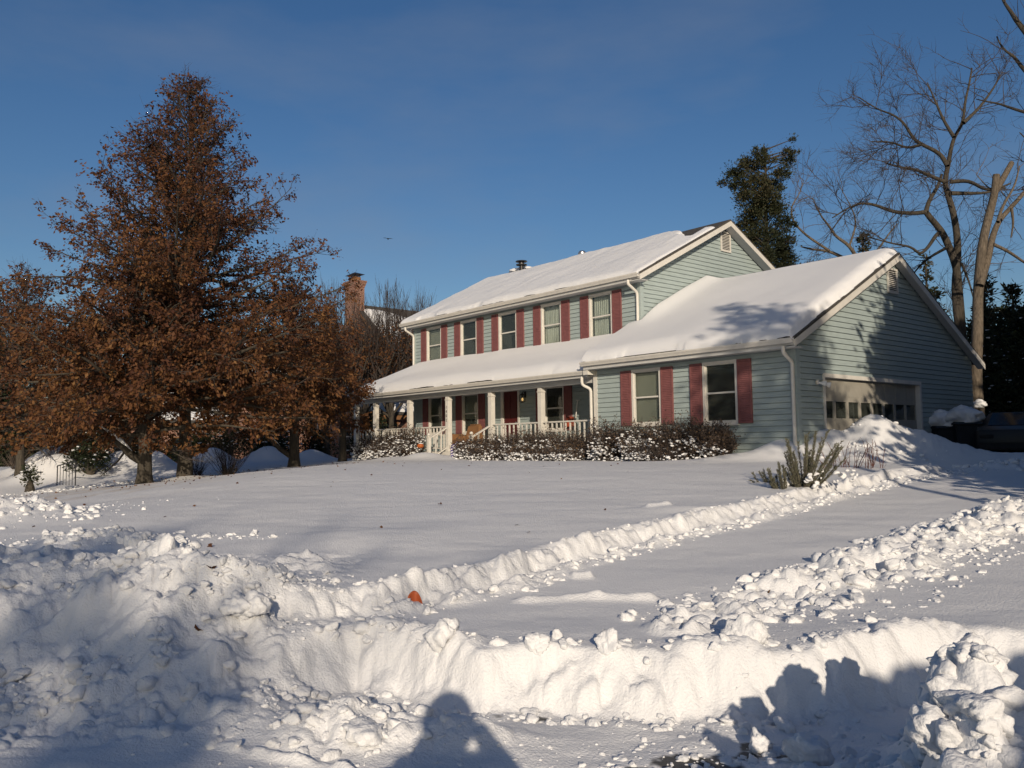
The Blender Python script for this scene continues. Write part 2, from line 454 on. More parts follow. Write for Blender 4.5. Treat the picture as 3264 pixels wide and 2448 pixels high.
# ------------------------------------------------------------------ ground: one snow sheet
ROADZ = -1.52
def pxline(pts, z):
    out = []
    for ox, oy in pts:
        s, t = w2st(at_z(ox, oy, z)); out.append((float(s), float(t)))
    return out
EDGE = pxline([(-900, 1535), (-400, 1540), (0, 1548), (200, 1565), (400, 1575), (560, 1562), (660, 1528), (760, 1502), (900, 1520), (1040, 1545), (1265, 1548),
               (1490, 1563), (1640, 1565), (1800, 1552), (1950, 1530), (2100, 1510), (2400, 1500), (3000, 1500)], ROADZ)
_et = np.array([p[1] for p in EDGE]); _es = np.array([p[0] for p in EDGE])
_o = np.argsort(_et); _et, _es = _et[_o], _es[_o]
TRAIL1 = [(6.15, -2.0), (6.4, -1.25), (6.95, -.75), (7.6, -.05), (8.5, .55), (9.6, 1.5), (11.2, 3.05), (13.4, 5.0), (15.6, 7.0), (17.5, 9.2)]
TRAIL2 = [(6.05, 1.15), (6.7, 1.75), (7.4, 2.6), (8.6, 3.75), (10.0, 5.2), (11.3, 6.7), (12.4, 7.6)]
MOUNDS = [  # s, t, height, radius s, radius t, lumpy
    (7.2, -3.0, .27, .45, .45, .8), (6.6, -2.75, .18, .6, .85, .7), (6.3, -2.1, .18, .55, .5, .9),
    (7.4, -4.3, .16, .6, .8, .7), (6.0, -3.4, .16, .5, .8, .8), (5.75, -2.6, .16, .35, .8, .6), (6.4, -4.6, .16, .7, .8, .7),
    (9.0, -4.4, .12, .4, .6, 1), (11.6, -7.1, .20, .8, .9, 1),
    (4.98, -.95, .15, .25, .50, 1), (4.9, -.35, .10, .22, .4, 1), (5.2, -1.5, .08, .3, .4, .8),
    (3.2, 1.12, .36, .40, .34, .3), (3.7, 1.55, .22, .5, .5, 0), (2.7, .95, .30, .3, .28, .4),
    (4.1, 2.15, .66, .34, .22, 1), (3.5, 1.86, .78, .36, .20, 1), (3.0, 1.58, .72, .36, .18, 1), (2.5, 1.30, .66, .36, .17, 1), (2.0, 1.05, .58, .36, .16, 1),
    (5.5, -3.5, .20, .28, .42, .8), (5.5, -2.5, .17, .26, .40, .8), (5.6, -1.85, .12, .25, .3, .9), (6.7, -3.6, .22, .35, .4, .8), (5.9, -4.3, .2, .35, .45, .8),
    # drift and shovelled pile before the garage
    (20.1, 6.5, .52, .65, .80, 0), (20.2, 5.4, .16, .7, .8, 0), (20.4, 7.5, .72, .7, .8, .5), (20.5, 8.75, 1.08, .85, .85, .5), (20.5, 9.8, .66, .8, .8, .5), (20.4, 10.7, .28, .8, .9, .5), (19.4, 8.2, .25, .7, .9, .7),
    (20.3, 12.2, .12, .9, 1.0, .5), (18.6, 13.2, .14, .6, 1.3, .6), (17.6, 10.6, .14, .4, .9, .8), (25.0, 13.9, .30, .6, .6, 0),
    # steps mound in front of the porch
    (28.8, -3.0, .26, .7, .75, 0), (28.4, -2.3, .14, .8, .9, 0), (29.6, -4.0, .12, .7, 1.0, 0),
    # swells in the lawn
    (9.2, -1.6, .05, .5, .8, 0), (11.0, 2.2, .04, .25, .5, 0), (24.0, -9.3, .14, .8, .8, 0),
    # snowed-over shrubs of the neighbour
    (31, -16.6, .9, 1.0, 1.1, 0), (32.5, -15.0, .8, 1.0, .9, 0), (31.5, -13.3, .8, .8, .7, 0), (34, -18.3, 1.0, 1.1, 1.2, 0), (34.5, -12.2, .7, .9, .8, 0), (36, -10.4, .7, .9, .9, .3), (37, -8.8, .5, .8, .8, .3),
]
def mound_sum(s, t, sel, rough=None):
    a = np.zeros(s.shape)
    for (ms, mt, h, rs, rt, lu) in MOUNDS:
        if not sel(ms, mt): continue
        m = (np.abs(s - ms) < rs * 2.6) & (np.abs(t - mt) < rt * 2.6)
        g = np.where(m, np.exp(-(((s - ms) / rs) ** 2 + ((t - mt) / rt) ** 2) * .9), 0)
        a = a + (h * g) ** 2.5
        if rough is not None: np.maximum(rough, lu * sstep(.15, .7, g), out=rough)
    return a ** .4
def poly_d(s, t, line):
    """unsigned distance and side (+ = left of travel) and parameter 0..1 along the line"""
    best = np.full(s.shape, 1e9); side = np.ones(s.shape); par = np.zeros(s.shape); n = len(line) - 1
    for k in range(n):
        a = np.array(line[k]); b = np.array(line[k + 1]); d = b - a; L2 = d @ d
        u = np.clip(((s - a[0]) * d[0] + (t - a[1]) * d[1]) / L2, 0, 1)
        dd = np.hypot(s - a[0] - u * d[0], t - a[1] - u * d[1])
        m = dd < best
        cr = d[1] * (s - a[0]) - d[0] * (t - a[1])
        side = np.where(m, np.sign(cr), side); par = np.where(m, (k + u) / n, par); best = np.where(m, dd, best)
    return best, side, par
def ground(s, t, detail=True):
    s = np.asarray(s, float); t = np.asarray(t, float)
    se = np.interp(t, _et, _es)
    if detail: se = se + .06 * fbm(t * 1.6, s * 1.6, 3, 3) + .03 * fbm(t * 5, s * 7, 4, 3) - .25 * lumps(s * 1.0, t, .26, 5, .5)
    ss = np.clip(s, 0, 20.5)
    lawn = -1.15 + np.where(ss < 6.5, .02 * (ss - 6.5), .063 * (ss - 6.5))
    # crown of the lawn, then a fall to the neighbour at the left
    lawn = lawn - .09 * np.clip(-t - 4.5, 0, 14) * np.clip((37 - s) / 12, 0.25, 1) * sstep(7, 16, s)
    lawn = lawn + .02 * np.clip(-t - 20, 0, 30)
    # undisturbed lawn stands higher than the ploughed drive (cut face along trail 1)
    d1, sd1, par1 = poly_d(s, t, TRAIL1)
    wob = (.07 * fbm(s * 1.1 + 5, t * 1.1, 11, 2) + .025 * fbm(s * 5.3, t * 6.1, 12, 4) - .25 * lumps(s, t, .11, 14, .5) - .25 * lumps(s, t, .24, 15, .4)) if detail else 0
    cut = sstep(-.02, .25, d1 * sd1 + wob) * (1 - sstep(.97, 1.0, par1))
    wl = sstep(7.1, 6.2, s) * sstep(-1.5, -2.2, t); cut = cut * (1 - wl) + .7 * wl
    lawn = lawn + .165 * cut * (1 - sstep(16, 22, s))
    z = lawn.copy()
    rough = np.zeros_like(z)
    # mounds
    z = z + mound_sum(s, t, lambda a, b: True, rough)
    wf = .30 + .75 * sstep(-.9, -2.1, t)
    f = sstep(-.02, 1, (s - se) / wf)
    z = (ROADZ + mound_sum(s, t, lambda a, b: a < 5.6 and abs(b) < 6)) * (1 - f) + z * f
    if detail:
        near = 1 - sstep(20, 40, s)
        face = np.exp(-((s - se - .12) / .22) ** 2)
        lip = np.exp(-((s - se - .36) / .20) ** 2)
        leftp = sstep(-1.2, -2.0, t) * (1 - sstep(7.7, 8.5, s)) * sstep(4.7, 5.2, s)
        d2, sd2, par2 = poly_d(s, t, TRAIL2)
        wide = .26 + .30 * np.exp(-((par2 - .55) / .3) ** 2)
        tr2 = (1 - sstep(wide * .4, wide, d2 + .12 * fbm(s * 1.5, t * 1.5, 31, 2))) * (1 - sstep(.93, 1, par2))
        tr1 = np.exp(-((d1 * sd1 + .10) / .12) ** 2) * (1 - sstep(.95, 1, par1)) * sstep(.03, .1, par1)
        c1f = np.exp(-((d1 * sd1 - .1) / .12) ** 2) * (1 - sstep(.9, 1, par1)) * (s < 19)
        patch = sstep(-.25, .35, fbm(s * 1.1 + 3, t * 1.1, 38, 3))
        rough = np.maximum.reduce([rough * (.35 + .65 * patch), .35 * face * patch, .55 * lip * sstep(-.1, .4, fbm(t * 1.7, s, 8, 2)), .95 * leftp * (.6 + .4 * patch), .9 * tr2, .6 * tr1, .95 * c1f])
        rough = np.clip(rough, 0, 1)
        wx, wy = s + .05 * fbm(s * 5, t * 5, 61, 2), t + .05 * fbm(s * 5 + 7, t * 5, 63, 2)
        L = lumps(wx, wy, .40, 41, .6) * .30 + lumps(wx, wy, .24, 43, .7) * .38 + lumps(wx, wy, .13, 45, .8) * .48 + lumps(wx, wy, .075, 47, .8) * .5 + lumps(s, t, .04, 50, .7) * .3
        z = z + rough * (L - .02)
        z = z + rough * .02 * fbm(s * 4, t * 4, 70, 4)
        z = z + leftp * (.11 * fbm(s * 1.5 + 2, t * 1.2, 72, 3) - .10 * np.exp(-((s - 5.9 - .25 * np.sin(t * 2.1)) / .22) ** 2) + .012 * fbm(s * 9, t * 9, 74, 3))
        # trail 2 trench with boot holes between the clods
        z = z + tr2 * (.03 - .12 * sstep(.1, .5, fbm(s * 1.3, t * 1.3, 77, 2)))
        z = z + face * (.008 * vnoise(t * 16, s * 3, 80) + .006 * vnoise(t * 34, s * 6, 81) + .05 * fbm(t * 3, s * 4, 83, 4))
        # powder surface: soft wind ripples and grain
        z = z + (.012 * fbm(s * .9, t * .5, 90, 3) + .004 * fbm(s * 3.5, t * 2.2, 93, 2)) * near
        # drag marks on the drive
        for (ms, mt, L_, ang, h) in [(7.05, .35, .42, .15, .035), (7.05, .9, .32, -.1, .045), (7.9, .62, .12, .1, .05), (7.75, .25, .10, 0, .03), (11.2, 1.9, .22, .3, .05)]:
            ca, sa = math.cos(ang), math.sin(ang); u = (t - mt) * ca + (s - ms) * sa; v_ = -(t - mt) * sa + (s - ms) * ca
            z = z + h * (1 - sstep(L_ * .6, L_, np.abs(u))) * np.exp(-(v_ / .07) ** 2) * (1 + .4 * vnoise(u * 9, v_ * 5, 95))
        # tyre ridges along the road
        road = 1 - f
        for s0_, k_, t0_, t1_ in [(4.75, -.39, -1.7, -.45), (5.27, -.55, -2.9, -1.95), (3.9, -.2, -1.2, .2)]:
            zz = s - (s0_ + k_ * (t - (-1.58 if s0_ < 5 else -2.68))); on = sstep(t0_, t0_ + .15, t) * (1 - sstep(t1_ - .15, t1_, t))
            z = z + .045 * on * np.exp(-(zz / .035) ** 2) * (.7 + .5 * vnoise(t * 9, s * 4, 97) + .3 * vnoise(t * 25, s * 9, 96))
        z = z + road * (.010 * fbm(s * 5, t * 3, 98, 3) + .02 * rough * lumps(s, t, .07, 99, .4))
    return z
def gz(x, y, detail=False):
    s, t = w2st((x, y)); return float(ground(np.array([s]), np.array([t]), detail)[0])
def hit(ox, oy, s0=2.0, s1=60.0):
    """first point of the snow surface seen at an overview pixel"""
    d = ray(ox, oy); ss = np.geomspace(s0, s1, 4000); P = CAM[None] + d[None] * (ss / (d @ FW))[:, None]
    a, b = w2st(P); g = ground(a, b, False); k = np.argmax(P[:, 2] < g); return np.array([P[k, 0], P[k, 1], g[k]])
def build_ground():
    th = np.concatenate([np.arange(-180, -38, 2.0), np.arange(-38, 38, .095), np.arange(38, 180, 2.0)]) * math.pi / 180
    r = [0.0]; q = .25
    while q < 2.2: r.append(q); q *= 1.06
    while q < 22: r.append(q); q *= 1.0036
    while q < 45: r.append(q); q *= 1.010
    while q < 900: r.append(q); q *= 1.09
    r = np.array(r)
    RR, TH = np.meshgrid(r, th, indexing='ij')
    s = RR * np.cos(TH); t = RR * np.sin(TH)
    z = ground(s, t)
    x = CAM[0] + s * FW[0] + t * RT[0]; y = CAM[1] + s * FW[1] + t * RT[1]
    V = np.stack([x, y, z], -1)
    # break the height-field look: push rough places sideways along their normal
    nr, nth = RR.shape
    V = V.reshape(-1, 3)
    i = np.arange(nr - 1)[:, None] * nth; j = np.arange(nth)[None, :]; j2 = (j + 1) % nth
    F = np.stack([i + j, i + j2, i + nth + j2, i + nth + j], -1).reshape(-1, 4)[:, ::-1]
    o = mesh_np('snow_ground', V, F, M['ground'], None, smooth=True)
    me = o.data
    sf = s.ravel(); tf = t.ravel()
    bare = np.zeros(len(sf))
    for (ms, mt, rs, rt) in [(4.55, .95, .12, .30), (4.45, .62, .10, .2), (4.75, 1.35, .10, .16), (5.25, .0, .05, .25), (4.6, 1.25, .1, .2)]:
        g = np.exp(-(((sf - ms) / rs) ** 2 + ((tf - mt) / rt) ** 2)); bare = np.maximum(bare, sstep(.42, .62, g * .75 + .45 * fbm(sf * 9, tf * 7, 120, 3) * g ** .4 + .05) * (g > .1))
    a = me.attributes.new('bare', 'FLOAT', 'POINT'); a.data.foreach_set('value', bare.astype(np.float32))
    lit = .9 * np.exp(-((sf - 19.5) / 5.0) ** 2) * sstep(-5, -8, tf) * sstep(-.1, .6, fbm(sf * 1.3, tf * 3.1, 130, 4)) * .6
    a = me.attributes.new('litter', 'FLOAT', 'POINT'); a.data.foreach_set('value', lit.astype(np.float32))
    tag(o, kind='structure')
    return o
build_ground()

# loose snow clods strewn along the banks and trails
def strew():
    C = Clods()
    def put(s, t, r, lift=.35):
        x, y = st2w(s, t); z = float(ground(np.array([s]), np.array([t]))[0]); C.add((x, y, z + r * lift), r)
    S = []
    def along(line, n, wlo, whi, rlo, rhi, p=2.2):
        line = np.array(line); seg = np.linalg.norm(np.diff(line, axis=0), axis=1); cum = np.concatenate([[0], np.cumsum(seg)]) / seg.sum()
        for _ in range(n):
            u = rng.random(); a = np.array([np.interp(u, cum, line[:, 0]), np.interp(u, cum, line[:, 1])])
            k = min(np.searchsorted(cum, u) - 1, len(seg) - 1); k = max(k, 0); d = (line[k + 1] - line[k]) / seg[k]; nrm = np.array([-d[1], d[0]])
            off = rng.uniform(wlo, whi); S.append((*(a + nrm * off), rlo + (rhi - rlo) * rng.random() ** p))
    along(TRAIL1[1:], 800, .02, .32, .006, .055, 3.6)       # right (drive) side crumbs
    along(TRAIL1[1:], 300, -.28, -.06, .006, .035, 3)
    along(TRAIL2, 1300, -.55, .6, .007, .085, 3.2)
    along(TRAIL2[1:5], 420, .0, .95, .006, .055, 3.4)
    ed = [(a + .36, b) for a, b in EDGE if -1.6 < b < 2.6]
    along(ed, 320, -.14, .24, .006, .06, 3.4)
    ed0 = [(a - .1, b) for a, b in EDGE if -1.6 < b < 2.0]
    along(ed0, 500, -.25, .10, .005, .05, 3.4)
    for (cs, ct, rs, rt, n, a, b) in [(4.95, -.95, .26, .55, 200, .010, .085), (6.2, -2.05, .5, .45, 260, .015, .07), (6.6, -1.75, .45, .5, 260, .012, .06), (7.3, -2.9, .6, .5, 220, .02, .10),
                                      (5.6, -2.9, .35, 1.0, 420, .015, .09), (6.2, -3.8, .8, .9, 300, .02, .10), (9.1, -4.3, .35, .9, 260, .02, .09), (9.3, -3.1, .15, .5, 40, .02, .09), (11.6, -6.9, .7, 1.1, 420, .02, .11),
                                      (13.0, -6.2, .4, 1.0, 60, .015, .05), (3.5, 1.8, .9, .35, 170, .015, .10), (4.4, 2.25, .5, .45, 170, .015, .09), (4.5, 1.0, .2, .6, 160, .01, .05), (4.7, .1, .2, 1.2, 120, .008, .03), (4.4, -1.6, .3, 1.0, 60, .008, .03),
                                      (19.8, 8.6, .6, 1.2, 200, .03, .11), (17.7, 10.6, .4, 1.2, 120, .03, .13), (18.6, 12.8, .4, 1.4, 100, .03, .10), (26.5, -14.2, .5, 1.4, 220, .03, .10), (27.0, -12.2, .5, .8, 120, .03, .09)]:
        for _ in range(n):
            S.append((cs + rs * rng.normal() * .7, ct + rt * rng.normal() * .7, a * .6 + (b - a) * .85 * rng.random() ** 3.4))
    for _ in range(620):
        s_ = rng.uniform(1.9, 4.6); t_ = .53 * s_ + rng.normal() * .13; r_ = .012 + .07 * rng.random() ** 2.6
        x, y = st2w(s_, t_); z = float(ground(np.array([s_]), np.array([t_]))[0]); C.add((x, y, z + r_ * rng.uniform(-.2, .4)), r_, fine=True)
    S = np.array(S)
    Z = ground(S[:, 0], S[:, 1])
    sl_ = np.abs(ground(S[:, 0] + .06, S[:, 1], False) - ground(S[:, 0] - .06, S[:, 1], False)) / .12
    ok = (sl_ < .55) | (rng.random(len(S)) < .06); S, Z = S[ok], Z[ok]
    for (s, t, r), z in zip(S, Z):
        x, y = st2w(s, t)
        C.add((x, y, z + r * rng.uniform(-.35, .2)), r, fine=(r / s > .0045), flat=.75)
    o = C.build('snow_clods', M['snow']); tag(o, kind='stuff')
strew()
def lump_thing(ox, oy, s, r, label, squash=.8, seed=0):
    """a single big lump of snow, its foot on the ground"""
    p = hit(ox, oy + 1.0 * r / s * 1829)
    V = BLOCK4[seed % 10] * (r * 1.2, r * 1.1, r * squash * 1.15)
    o = mesh_np('snow_lump', V, ICO4[1], M['snow'], None, smooth=True)
    o.location = (p[0] + FW[0] * r * .5, p[1] + FW[1] * r * .5, p[2] + r * squash * .55)
    tag(o, label, 'snow lump', 'big lumps of ploughed snow')
lump_thing(955, 1358, 5.62, .105, 'knobbly white snow lump perched on the sunlit bank edge right of the orange marker', 1.0, 0)
lump_thing(1160, 1385, 5.75, .07, 'small round snow lump on the rim of the bank above the shadow of the photographer', .9, 1)
lump_thing(1318, 1390, 5.7, .09, 'pointed snow lump on the bank rim near the start of the shovelled trail', 1.0, 2)
lump_thing(1610, 1362, 5.95, .115, 'large sloping snow block at the near end of the shovelled trail, half in shade', .9, 3)
lump_thing(1755, 1597, 3.25, .10, 'round sunlit snow ball standing alone in the dark shadow at the lower right', .95, 4)
lump_thing(1700, 1550, 3.6, .06, 'little sunlit wedge of snow just above the round ball in the shadow', .8, 5)
lump_thing(1640, 1597, 3.3, .055, 'thin sunlit sliver of snow left of the round ball in the shadow', 1.2, 6)
lump_thing(2060, 1470, 3.5, .085, 'big bulky snow lump midway down the tall bank at the right edge', .9, 7)
lump_thing(2040, 1560, 2.9, .08, 'biggest snow lump low on the tall right bank, nearest the viewer', .9, 8)
lump_thing(2100, 1370, 4.2, .085, 'rounded snow lump topping the far end of the tall right bank', .8, 9)
lump_thing(2190, 1535, 2.9, .06, 'small grey snow lump against the right edge, beside the tall bank', .9, 1)
lump_thing(345, 1195, 7.3, .15, 'shaded snow block crowning the tallest pile at the left', 1.0, 2)
lump_thing(535, 1300, 6.15, .11, 'cracked snow block with a dead leaf at its foot on the left pile', .8, 3)
lump_thing(505, 1298, 6.2, .10, 'rounded snow block just left of the cracked one on the left pile', .8, 6)
lump_thing(790, 1560, 4.9, .11, 'broad flat snow slab among rubble at the foot of the bank', .6, 5)
lump_thing(287, 1165, 8.9, .09, 'lone snow lump at the end of the rubble line below the oak', 1.1, 7)

# ------------------------------------------------------------------ the house
house = empty('house', (0, 0, -0.4), 'two storey pale blue clapboard house with red shutters, snowy roofs, porch and attached garage', 'house')
HZ = (0, 0, -0.4)
def hb(mb, name, m, parent=None, **k):
    return mb.build(name, m, parent or house, origin=HZ, **k)
def hsub(name, V, F, m, parent=None, smooth=False):
    return mesh_np(name, np.asarray(V, float) - HZ, F, m, parent or house, smooth)
YM = 1.724; DG = 9.822; XM = -6.245; LM = 12.49; XL = XM - LM; DM = 8.466; LG = -6.57
GE, GRZ, GS = 2.58, 5.284, .5085           # garage eave z (y=-.41), ridge z, slope
ME, MRZ, MS = 5.33, 7.704, .511            # main eave z (y=1.31), ridge
PE, PS = 2.36, .50                         # porch eave z (y=-.2)
EXP = .137
def siding(mb, axis, c, sgn, u0, u1, z0, z1, openings=(), top=None, phase=0.0):
    """clapboards with a real groove under every course. axis 'x': wall runs along x at y=c, outward sgn*y. top(z)->(u0,u1)"""
    def P(u, off, z):
        return (u, c + sgn * off, z) if axis == 'x' else (c + sgn * off, u, z)
    def spans(za, zb):
        lo, hi = (u0, u1) if top is None else top(zb)
        lo0, hi0 = (u0, u1) if top is None else top(za)
        if hi - lo < .02: return [], None
        cuts = [(a, b) for a, b, p, q in openings if p < zb - 1e-4 and q > za + 1e-4]
        sp = [(max(lo, u0), min(hi, u1))]
        for a, b in cuts:
            n = []
            for p, q in sp:
                if b <= p or a >= q: n.append((p, q)); continue
                if a > p: n.append((p, a))
                if b < q: n.append((b, q))
            sp = n
        return sp, None
    k0 = math.floor((z0 - phase) / EXP)
    k = k0
    g = .015
    while phase + k * EXP < z1:
        zb = phase + k * EXP
        lv = [zb, zb + g, zb + EXP]
        lv += [q for a, b, p, q in openings if zb < q < zb + EXP] + [p for a, b, p, q in openings if zb < p < zb + EXP]
        lv = sorted(set(min(max(v, z0), z1) for v in lv))
        for za, zc in zip(lv[:-1], lv[1:]):
            if zc - za < 1e-4: continue
            groove = zc <= zb + g + 1e-6
            oa = -.022 if groove else .018 - .014 * (za - zb - g) / (EXP - g)
            oc = -.022 if groove else .018 - .014 * (zc - zb - g) / (EXP - g)
            for p, q in spans(za, zc)[0]:
                mb.quad(P(p, oa, za), P(q, oa, za), P(q, oc, zc), P(p, oc, zc))
                if groove:
                    mb.quad(P(p, -.022, zc), P(q, -.022, zc), P(q, .018, zc), P(p, .018, zc))
                    mb.quad(P(p, -.022, za), P(q, -.022, za), P(q, .004, za), P(p, .004, za))
        k += 1
# window openings (x0, x1, z0, z1)
WX = [(-11.519, -10.509), (-9.192, -8.180), (-6.843, -5.841), (-4.508, -3.510), (-2.172, -1.171)]
UPW = [(XM + a + .05, XM + b - .05, 3.47, 4.97) for a, b in WX]
PW = [(-17.60, -16.75, .72, 2.14), (-15.32, -14.41, .72, 2.14), (-10.62, -9.74, .72, 2.14)]
DOOR = (-12.89, -12.07, .02, 2.13)
GW = [(-5.04, -4.12, .74, 2.18), (-2.60, -1.68, .70, 2.18)]
GDOOR = (1.22, 6.22, -.4, 1.73)
# front wall (two storeys), gable walls, garage walls
mb = MB()
siding(mb, 'x', YM, -1, XL + .11, XM - .1, -.2, 5.12, UPW + PW + [DOOR])
hb(mb, 'wall', M['siding'])
def gable_top(yc, half, ez, rz):
    def f(z):
        if z <= ez: return (yc - half, yc + half)
        k = max(0, (rz - z) / (rz - ez)) * half
        return (yc - k, yc + k)
    return f
MY = YM + DM / 2; GY = DG / 2
mb = MB(); siding(mb, 'y', XM, 1, YM + .11, YM + DM, -.2, 7.55, (), gable_top(MY, DM / 2, 5.33 + .1, 7.58)); hb(mb, 'wall', M['siding'])
mb = MB(); siding(mb, 'x', 0, -1, LG + .1, -.11, -.45, 2.36, GW); hb(mb, 'wall', M['siding'])
mb = MB(); siding(mb, 'y', 0, 1, .11, DG, -.45, 5.15, [GDOOR], gable_top(GY, DG / 2, 2.70, 5.18)); hb(mb, 'wall', M['siding'])
# plain rear and side walls that close the shell
mb = MB(); mb.prism([(XL, YM + .03, -.4), (XL, YM + DM, -.4), (XL, YM + DM, 5.35), (XL, MY, 7.5), (XL, YM + .1, 5.35), (XL, YM + .03, 5.3)], (.1, 0, 0)); hb(mb, 'wall', M['siding'])
mb = MB(); mb.box(XL + .12, XM, YM + DM - .1, YM + DM, -.4, 5.3); hb(mb, 'wall', M['siding'])
mb = MB(); mb.box(LG, LG + .09, .03, YM - .03, -.4, 2.9); hb(mb, 'wall', M['siding'])
mb = MB(); mb.box(XM + .03, -.03, DG - .1, DG, -.4, 2.6); hb(mb, 'wall', M['siding'])
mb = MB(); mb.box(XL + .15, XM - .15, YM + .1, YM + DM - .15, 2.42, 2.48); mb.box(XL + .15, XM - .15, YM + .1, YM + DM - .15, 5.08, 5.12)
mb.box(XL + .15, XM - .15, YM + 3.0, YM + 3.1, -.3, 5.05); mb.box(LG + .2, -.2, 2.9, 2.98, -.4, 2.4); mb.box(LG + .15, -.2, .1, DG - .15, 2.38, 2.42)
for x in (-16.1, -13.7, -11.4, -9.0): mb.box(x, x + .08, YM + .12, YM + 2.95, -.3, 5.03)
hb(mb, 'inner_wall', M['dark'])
# corner boards
for (x, y, ax) in [(XM, YM, 1), (0, 0, 1)]:
    top = 5.13 if y > 1 else 2.37
    mb = MB(); mb.box(x - .13, x + .025, y - .025, y, 2.6 if y > 1 else -.4, top); mb.box(x, x + .025, y + .001, y + .13, 3.2 if y > 1 else -.4, top + .06); hb(mb, 'corner_board', M['siding'])
mb = MB(); mb.box(XL - .02, XL + .13, YM - .025, YM + .03, -.2, 5.13); hb(mb, 'corner_board', M['siding'])
mb = MB(); mb.box(LG - .03, LG + .12, -.025, .03, -.4, 2.37); hb(mb, 'corner_board', M['white'])
# windows
def window(x0, x1, z0, z1, y, mull=True, curtain=None, midz=None):
    f = MB(); c = .065; p = .035
    f.box(x0 - c, x0, y - p, y + .07, z0 - c, z1 + c); f.box(x1, x1 + c, y - p, y + .07, z0 - c, z1 + c)
    f.box(x0, x1, y - p, y + .07, z1, z1 + c); f.box(x0 - c - .02, x1 + c + .02, y - p - .03, y + .07, z0 - c - .03, z0 - c)
    f.box(x0, x1, y - p, y + .07, z0 - c, z0)
    mz = (z0 + z1) / 2 if midz is None else midz
    f.box(x0 + .03, x1 - .03, y + .012, y + .05, mz - .022, mz + .022)
    f.box(x0, x0 + .03, y + .01, y + .06, z0, z1); f.box(x1 - .03, x1, y + .01, y + .06, z0, z1)
    f.box(x0 + .03, x1 - .03, y + .01, y + .06, z0, z0 + .04); f.box(x0 + .03, x1 - .03, y + .01, y + .06, z1 - .03, z1)
    o = hb(f, 'window', M['white'])
    g = MB()
    g.box(x0 + .031, x1 - .031, y + .026, y + .032, mz + .023, z1 - .031); g.box(x0 + .031, x1 - .031, y + .038, y + .044, z0 + .041, mz - .023)
    g.build('pane', M['glass'], o, origin=(0, 0, -.4 * 0) if False else HZ)
    if curtain:
        n = 60; xs = np.linspace(x0 - .02, x1 + .02, n); fold = y + .16 + .035 * np.sin(np.arange(n) * 1.1 + rng.random() * 6) if curtain == 'curtain' else np.full(n, y + .13)
        z_lo = z0 - .02 if curtain != 'half' else z0 + .5
        if curtain == 'half': fold = np.full(n, y + .13)
        V = [(x, yy, zz) for zz in (z_lo, z1 + .02) for x, yy in zip(xs, fold)]
        F = [(i, i + 1, n + i + 1, n + i) for i in range(n - 1)]
        mesh_np('curtain' if curtain == 'curtain' else 'blind', np.array(V) - HZ, F, M['curtain'] if curtain == 'curtain' else M['blind'], o, smooth=True)
    return o
for k, wv in enumerate(UPW): window(*wv, YM, curtain=['blind', None, None, 'curtain', 'curtain'][k], midz=4.28)
for k, wv in enumerate(PW): window(*wv, YM, curtain=[None, 'half', None][k])
window(*GW[0], 0, curtain='blind'); window(*GW[1], 0)
# shutters
def shutter(x0, x1, z0, z1, y):
    f = MB(); f.box(x0, x1, y - .045, y - .012, z0, z1); w_ = .045
    o = f
    midz = z0 + (z1 - z0) * .46
    for a, b in ((z0 + .06, midz - .03), (midz + .03, z1 - .06)):
        n = int((b - a) / .045)
        for i in range(n):
            zz = a + (b - a) * i / n; dz = (b - a) / n
            f.add([(x0 + w_, y - .046, zz), (x1 - w_, y - .046, zz), (x1 - w_, y - .056, zz + .008), (x0 + w_, y - .056, zz + .008), (x0 + w_, y - .046, zz + dz), (x1 - w_, y - .046, zz + dz)], [(0, 1, 2, 3), (3, 2, 5, 4)])
    f.box(x0, x0 + w_ - .002, y - .062, y - .0452, z0, z1); f.box(x1 - w_ + .002, x1, y - .062, y - .0452, z0, z1)
    for a, b in ((z0, z0 + .058), (midz - .028, midz + .028), (z1 - .058, z1)): f.box(x0 + w_, x1 - w_, y - .060, y - .0452, a, b)
    return hb(o, 'shutter', M['shutter'])
for (x0, x1, z0, z1) in UPW:
    shutter(x0 - .085 - .36, x0 - .085, z0 - .05, z1 + .05, YM); shutter(x1 + .085, x1 + .085 + .38, z0 - .05, z1 + .05, YM)
for i, (x0, x1, z0, z1) in enumerate(PW):
    if i != 2: shutter(x0 - .08 - .37, x0 - .08, z0 - .05, z1 + .05, YM)
    if i != 2: shutter(x1 + .08, x1 + .08 + .37, z0 - .05, z1 + .05, YM)
    else: shutter(x0 - .45, x0 - .08, z0 - .05, z1 + .05, YM); shutter(x1 + .08, x1 + .45, z0 - .05, z1 + .05, YM)
for (x0, x1, z0, z1) in GW:
    shutter(x0 - .085 - .37, x0 - .085, z0 - .05, z1 + .05, 0); shutter(x1 + .085, x1 + .085 + .40, z0 - .05, z1 + .05, 0)
